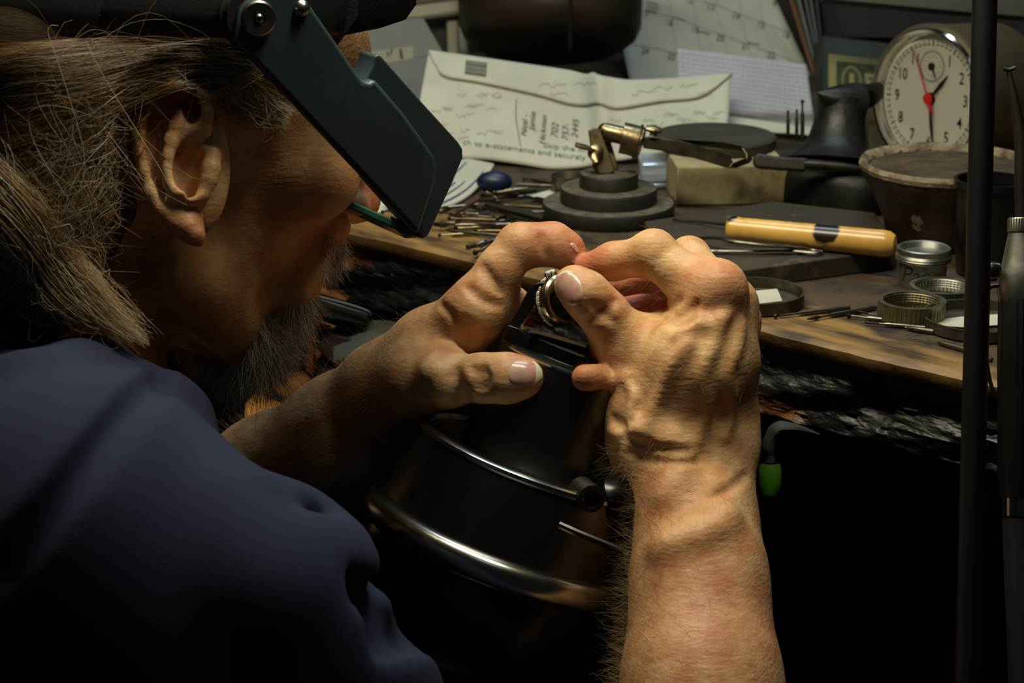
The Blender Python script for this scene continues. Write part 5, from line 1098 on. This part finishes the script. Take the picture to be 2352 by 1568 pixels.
# shelf, green box, banknote
tag(MB().prism([P(1880, -60, 1.70), P(2420, -60, 1.70), P(2420, 90, 1.70), P(1895, 84, 1.70)], FW * .02).build('dark_shelf', mat('shelf_black', (.055, .05, .045), rough=.7)), 'dark shelf recess above the banknote and clock', 'shelf')
tag(MB().prism([P(1880, -60, 1.40), P(2420, -60, 1.40), P(2420, 42, 1.40), P(2200, 25, 1.40), P(1895, -4, 1.40)], FW * .02).build('shelf_board', mat('shelf_grey', (.30, .29, .25), (.24, .23, .2), rough=.6, scale=20)), 'grey brown shelf board above the chrome alarm clock', 'shelf')
tag(MB().prism([P(1890, 82, 1.56), P(2040, 98, 1.56), P(2040, 330, 1.50), P(1890, 330, 1.50)], FW * .05).build('green_box', mat('green_card', (.15, .18, .14), (.12, .15, .12), rough=.7, scale=30), bevel=.001), 'dark green box standing behind the banknote', 'box')
bn = thing('banknote', 'one dollar banknote propped against the dark green box', 'banknote', loc=P(1960, 230, 1.5))
NB = mat('note_cream', (.55, .54, .36), rough=.8); NG = mat('note_green', (.17, .20, .13), (.30, .32, .22), rough=.8, scale=260)
def nf(x, y, o=0): return P(1903 + 148 * x, 124 + 16 * x + 98 * y, 1.50 - o)
MB().grid(lambda u, t: nf(u, t), 6, 4, thick=(0, .0003, 0)).build('note', NB, bn)
m = MB(); m.add([nf(.12, .14, .0006), nf(1, .14, .0006), nf(1, .9, .0006), nf(.12, .9, .0006)], [(0, 1, 2, 3)]); m.build('engraved_panel', NG, bn)
m = MB(); q = [nf(.36 + .15 * math.cos(a), .58 + .36 * math.sin(a), .0012) for a in np.linspace(0, 2 * PI, 33)]; qi = [nf(.36 + .13 * math.cos(a), .58 + .31 * math.sin(a), .0012) for a in np.linspace(0, 2 * PI, 33)]; m.add(q + qi, [(i, i + 1, 34 + i, 33 + i) for i in range(32)])
m.add([nf(.56, .36, .0012), nf(1, .36, .0012), nf(1, .80, .0012), nf(.60, .80, .0012)], [(0, 1, 2, 3)]); write(m, '1', lambda x, y: nf(x, y, .0014), .36, .62, .52, 0, .75, .02); m.build('ornament', NB, bn)
m = MB(); write(m, 'THIS', lambda x, y: nf(x, y, .0016), .82, .55, .26, 0, .8, .01); m.build('lettering', NG, bn)
# ================================================================ alarm clock
yw = math.radians(52); CD = 1.315; cn = np.array([-math.sin(yw), -math.cos(yw), .06]); cn /= np.linalg.norm(cn)
cu_ = np.array([0, 0, 1.]) - cn * cn[2]; cu_ /= np.linalg.norm(cu_); cx_ = np.cross(cu_, cn); 
if cx_[0] < 0: cx_ = -cx_
tl = math.radians(-4); cu2 = cu_ * math.cos(tl) + cx_ * math.sin(tl); cx2 = cx_ * math.cos(tl) - cu_ * math.sin(tl); cu_, cx_ = cu2, cx2
ck = P(2134, 227, CD); clk = thing('alarm_clock', 'round chrome alarm clock showing half past one behind the clay dish', 'clock', loc=ck - np.array([0, 0, .047]))
def K(x, y, w=0): return ck + (cx_ * x + cu_ * y + cn * w) * .001
MB().lathe([(0, -.072), (.036, -.072), (.043, -.068), (.0465, -.060), (.0470, -.010), (.0478, -.006), (.0482, 0), (.047, .003), (.0452, .0036)], ck, cn, 96, cap=False).build('case', mat('case_metal', (.55, .50, .40), (.48, .43, .34), rough=.42, metal=.75, scale=40), clk)
MB().lathe([(.0452, .0036), (.0440, .0050), (.0425, .0046), (.0415, .0025), (.0405, -.001), (.0390, -.0035)], ck, cn, 96, cap=False).build('bezel', CHROME, clk)
FACE = mat('clock_face', (.80, .80, .72), rough=.6); MB().lathe([(0, -.0030), (.0395, -.0030)], ck, cn, 72, cap=False).build('dial', FACE, clk)
m = MB()
for h in (1, 2, 4, 5, 6, 7, 8, 9, 10, 11):
    a = math.radians(h * 30); v, f = txt(str(h), 10.5, .12); m.add([K(28 * math.sin(a) + x * .8, 28 * math.cos(a) + y, -2.7) for x, y in v], f)
v, f = txt('3', 10.5, .12); m.add([K(28 + x * .8, y, -2.7) for x, y in v], f)
m.build('numerals', BLACKP, clk)
m = MB()
for i in range(60):
    a = math.radians(i * 6); s, c = math.sin(a), math.cos(a)
    for r0, r1, w_ in ((34.0, 35.0, 1.2), (36.2, 37.0, 1.2)) if i % 5 else ((33.2, 37.2, .7),):
        m.add([K(r0 * s - w_ * c, r0 * c + w_ * s, -2.7), K(r0 * s + w_ * c, r0 * c - w_ * s, -2.7), K(r1 * s + w_ * c, r1 * c - w_ * s, -2.7), K(r1 * s - w_ * c, r1 * c + w_ * s, -2.7)], [(0, 1, 2, 3)])
m.build('minute_track', mat('track_grey', (.30, .32, .28), rough=.8), clk)
m = MB()
for i in range(48):
    a0, a1 = 2 * PI * i / 48, 2 * PI * (i + 1) / 48
    for r0, r1 in ((8.9, 9.7), (10.2, 10.5)): m.add([K(r * math.sin(a), 20.5 + r * math.cos(a), -2.7) for r, a in ((r0, a0), (r1, a0), (r1, a1), (r0, a1))], [(0, 1, 2, 3)])
for i in range(12): a = i * PI / 6; m.add([K(6.4 * math.sin(a) + x, 20.5 + 6.4 * math.cos(a) + y, -2.7) for x, y in ((-.4, -.6), (.4, -.6), (.4, .6), (-.4, .6))], [(0, 1, 2, 3)])
m.build('alarm_dial', mat('dial_grey', (.42, .42, .38), rough=.8), clk)
def hand(m, a, r0, r1, w0, w1, w, cyy=0):
    a = math.radians(a); s, c = math.sin(a), math.cos(a); L = []
    for r, ww in ((r0, w0), (r0 + (r1 - r0) * .55, w1), (r1, .25)): L.append(((r * s - ww * c, r * c + ww * s), (r * s + ww * c, r * c - ww * s)))
    pts = [x[0] for x in L] + [x[1] for x in L[::-1]]; m.prism([K(x, y + cyy, w) for x, y in pts], cn * .0004)
m = MB(); hand(m, 152, 0, 8.5, .5, .5, -2.2, 20.5); m.lathe([(.0026, 0), (.0026, .0008), (0, .0009)], K(0, 20.5, -2.3), cn, 20); m.build('alarm_hand', BLACKP, clk)
m = MB(); hand(m, 42, 2, 21, .6, 1.5, -1.8); m.lathe([(.0042, 0), (.0042, .001), (0, .001)], K(0, 0, -2.0), cn, 24); m.build('hour_hand', BLACKP, clk)
m = MB(); hand(m, 171, 2, 31, .6, 1.2, -1.2); m.build('minute_hand', BLACKP, clk)
RED = mat('red_enamel', (.75, .08, .06), rough=.4); m = MB(); hand(m, -24, 0, 33, .55, .5, .2); hand(m, 156, 1, 11, .5, 1.5, .2); m.lathe([(.0036, 0), (.0036, .0008), (0, .0009)], K(0, 0, 0), cn, 24); m.build('second_hand', RED, clk)
m = MB(); m.lathe([(.0405, .0030), (.030, .0048), (.015, .0058), (0, .0062)], ck, cn, 48, cap=False); gl = mat('clock_glass', (1, 1, 1), rough=.02, trans=1.0); gl.node_tree.nodes['Principled BSDF'].inputs['IOR'].default_value = 1.12; m.build('glass', gl, clk)
m = MB()
for s in (-1, 1): m.tube([K(22 * s, -38, -12), K(27 * s, -50, -10)], .003, 10)
m.build('feet', CHROME2, clk)
# ================================================================ pole, torch
pd = .80; po = thing('stand_pole', 'black upright pole of a stand crossing the right side of the picture', 'pole', loc=P(2222, 1800, pd))
m = MB(); top_ = P(2266, -160, pd); bo_ = P(2214, 1900, pd); m.tube([top_, bo_ + (bo_ - top_) * 1.6], .0049, 28); m.build('rod', mat('black_pole', (.035, .035, .04), rough=.45), po)
td = .86; tk = td / FPX; to = thing('torch', 'jeweller\'s torch with a chrome head and ribbed black handle at the right edge', 'torch', loc=P(2336, 1130, td))
t0 = P(2344, 640, td); t1 = P(2338, 1140, td); tv = t1 - t0; tL = np.linalg.norm(tv)
m = MB(); m.lathe([(0, 0), (46 * tk, .001)] + [((49 if (i % 2) else 47) * tk, .004 + .0016 * i) for i in range(2)] + [(49 * tk, .03), (47 * tk, tL - .01), (40 * tk, tL), (0, tL)], t0, tv, 48, wob=lambda a, h: (.03 * (1 if math.sin(20 * a) > 0 else -1) if .004 < h < .032 else 0)); m.build('handle', BLACKP, to, sharp=30)
MB().lathe([(30 * tk, 0), (38 * tk, .001), (38 * tk, .0085), (30 * tk, .009), (0, .009)], P(2338, 1136, td), tv, 32).build('ferrule', CHROME, to)
MB().tube([P(2338, 1178, td), P(2345, 1320, td), P(2352, 1500, td), P(2360, 1720, td)], [36 * tk, 38 * tk, 37 * tk, 37 * tk], 24).build('hose', mat('grey_hose', (.13, .135, .14), (.09, .09, .095), rough=.5, scale=30), to)
MB().lathe([(24 * tk, 0), (30 * tk, .001), (44 * tk, .014), (52 * tk, .018), (54 * tk, .026), (48 * tk, .030), (0, .030)], P(2346, 532, td), tv, 40).build('head', ALU, to)
MB().lathe([(28 * tk, 0), (31 * tk, .0006), (31 * tk, .0058), (28 * tk, .0064)], P(2346, 500, td), tv, 120, wob=lambda a, h: .02 * (1 if math.sin(30 * a + h * 4000) > 0 else -1)).build('knurled_nut', ALU, to)
MB().tube(spline([P(2346, 505, td), P(2345, 400, td), P(2344, 320, td), P(2330, 230, td), P(2317, 165, td)], 24), [15 * tk] * 12 + list(np.linspace(15, 6, 12) * tk), 16).build('tip_tube', DSTEEL, to)
MB().tube([P(2303, 158, td), P(2318, 160, td), P(2331, 155, td)], [9 * tk, 8 * tk, 9 * tk], 12, flat=.6).build('nozzle', DSTEEL, to)
MB().lathe([(0, 0), (18 * tk, .001), (20 * tk, .004), (16 * tk, .006), (0, .006)], P(2296, 620, td - .004), -RT - FW * .3, 20).build('valve_knob', CHROME2, to)
MB().tube(spline([P(2295, 655, td), P(2272, 662, td), P(2262, 700, td), P(2264, 800, td), P(2275, 880, td), P(2300, 935, td)], 30), .0009, 8).build('wire_guard', BLACKP, to)
# things hanging under the bench
ho = thing('hanging_tool', 'grey hooked tool with a bright green grip hanging under the bench edge', 'tool', loc=P(1770, 1140, .93))
MB().tube(spline([P(1768, 1062, .93), P(1766, 1020, .93), P(1785, 988, .93), P(1815, 984, .93), P(1850, 990, .935), P(1882, 998, .94)], 24), [.0040] * 3 + [.0052] * 5 + [.0062] * 4 + list(np.linspace(.0056, .0008, 12)), 14, flat=.6).build('hook', mat('grey_rubber', (.22, .22, .20), rough=.7), ho)
MB().tube([P(1769, 1066, .93), P(1769, 1080, .93), P(1769, 1115, .93), P(1766, 1137, .93)], [.0046, .0052, .0052, .0036], 20).build('grip', mat('green_plastic', (.30, .52, .10), rough=.45), ho)
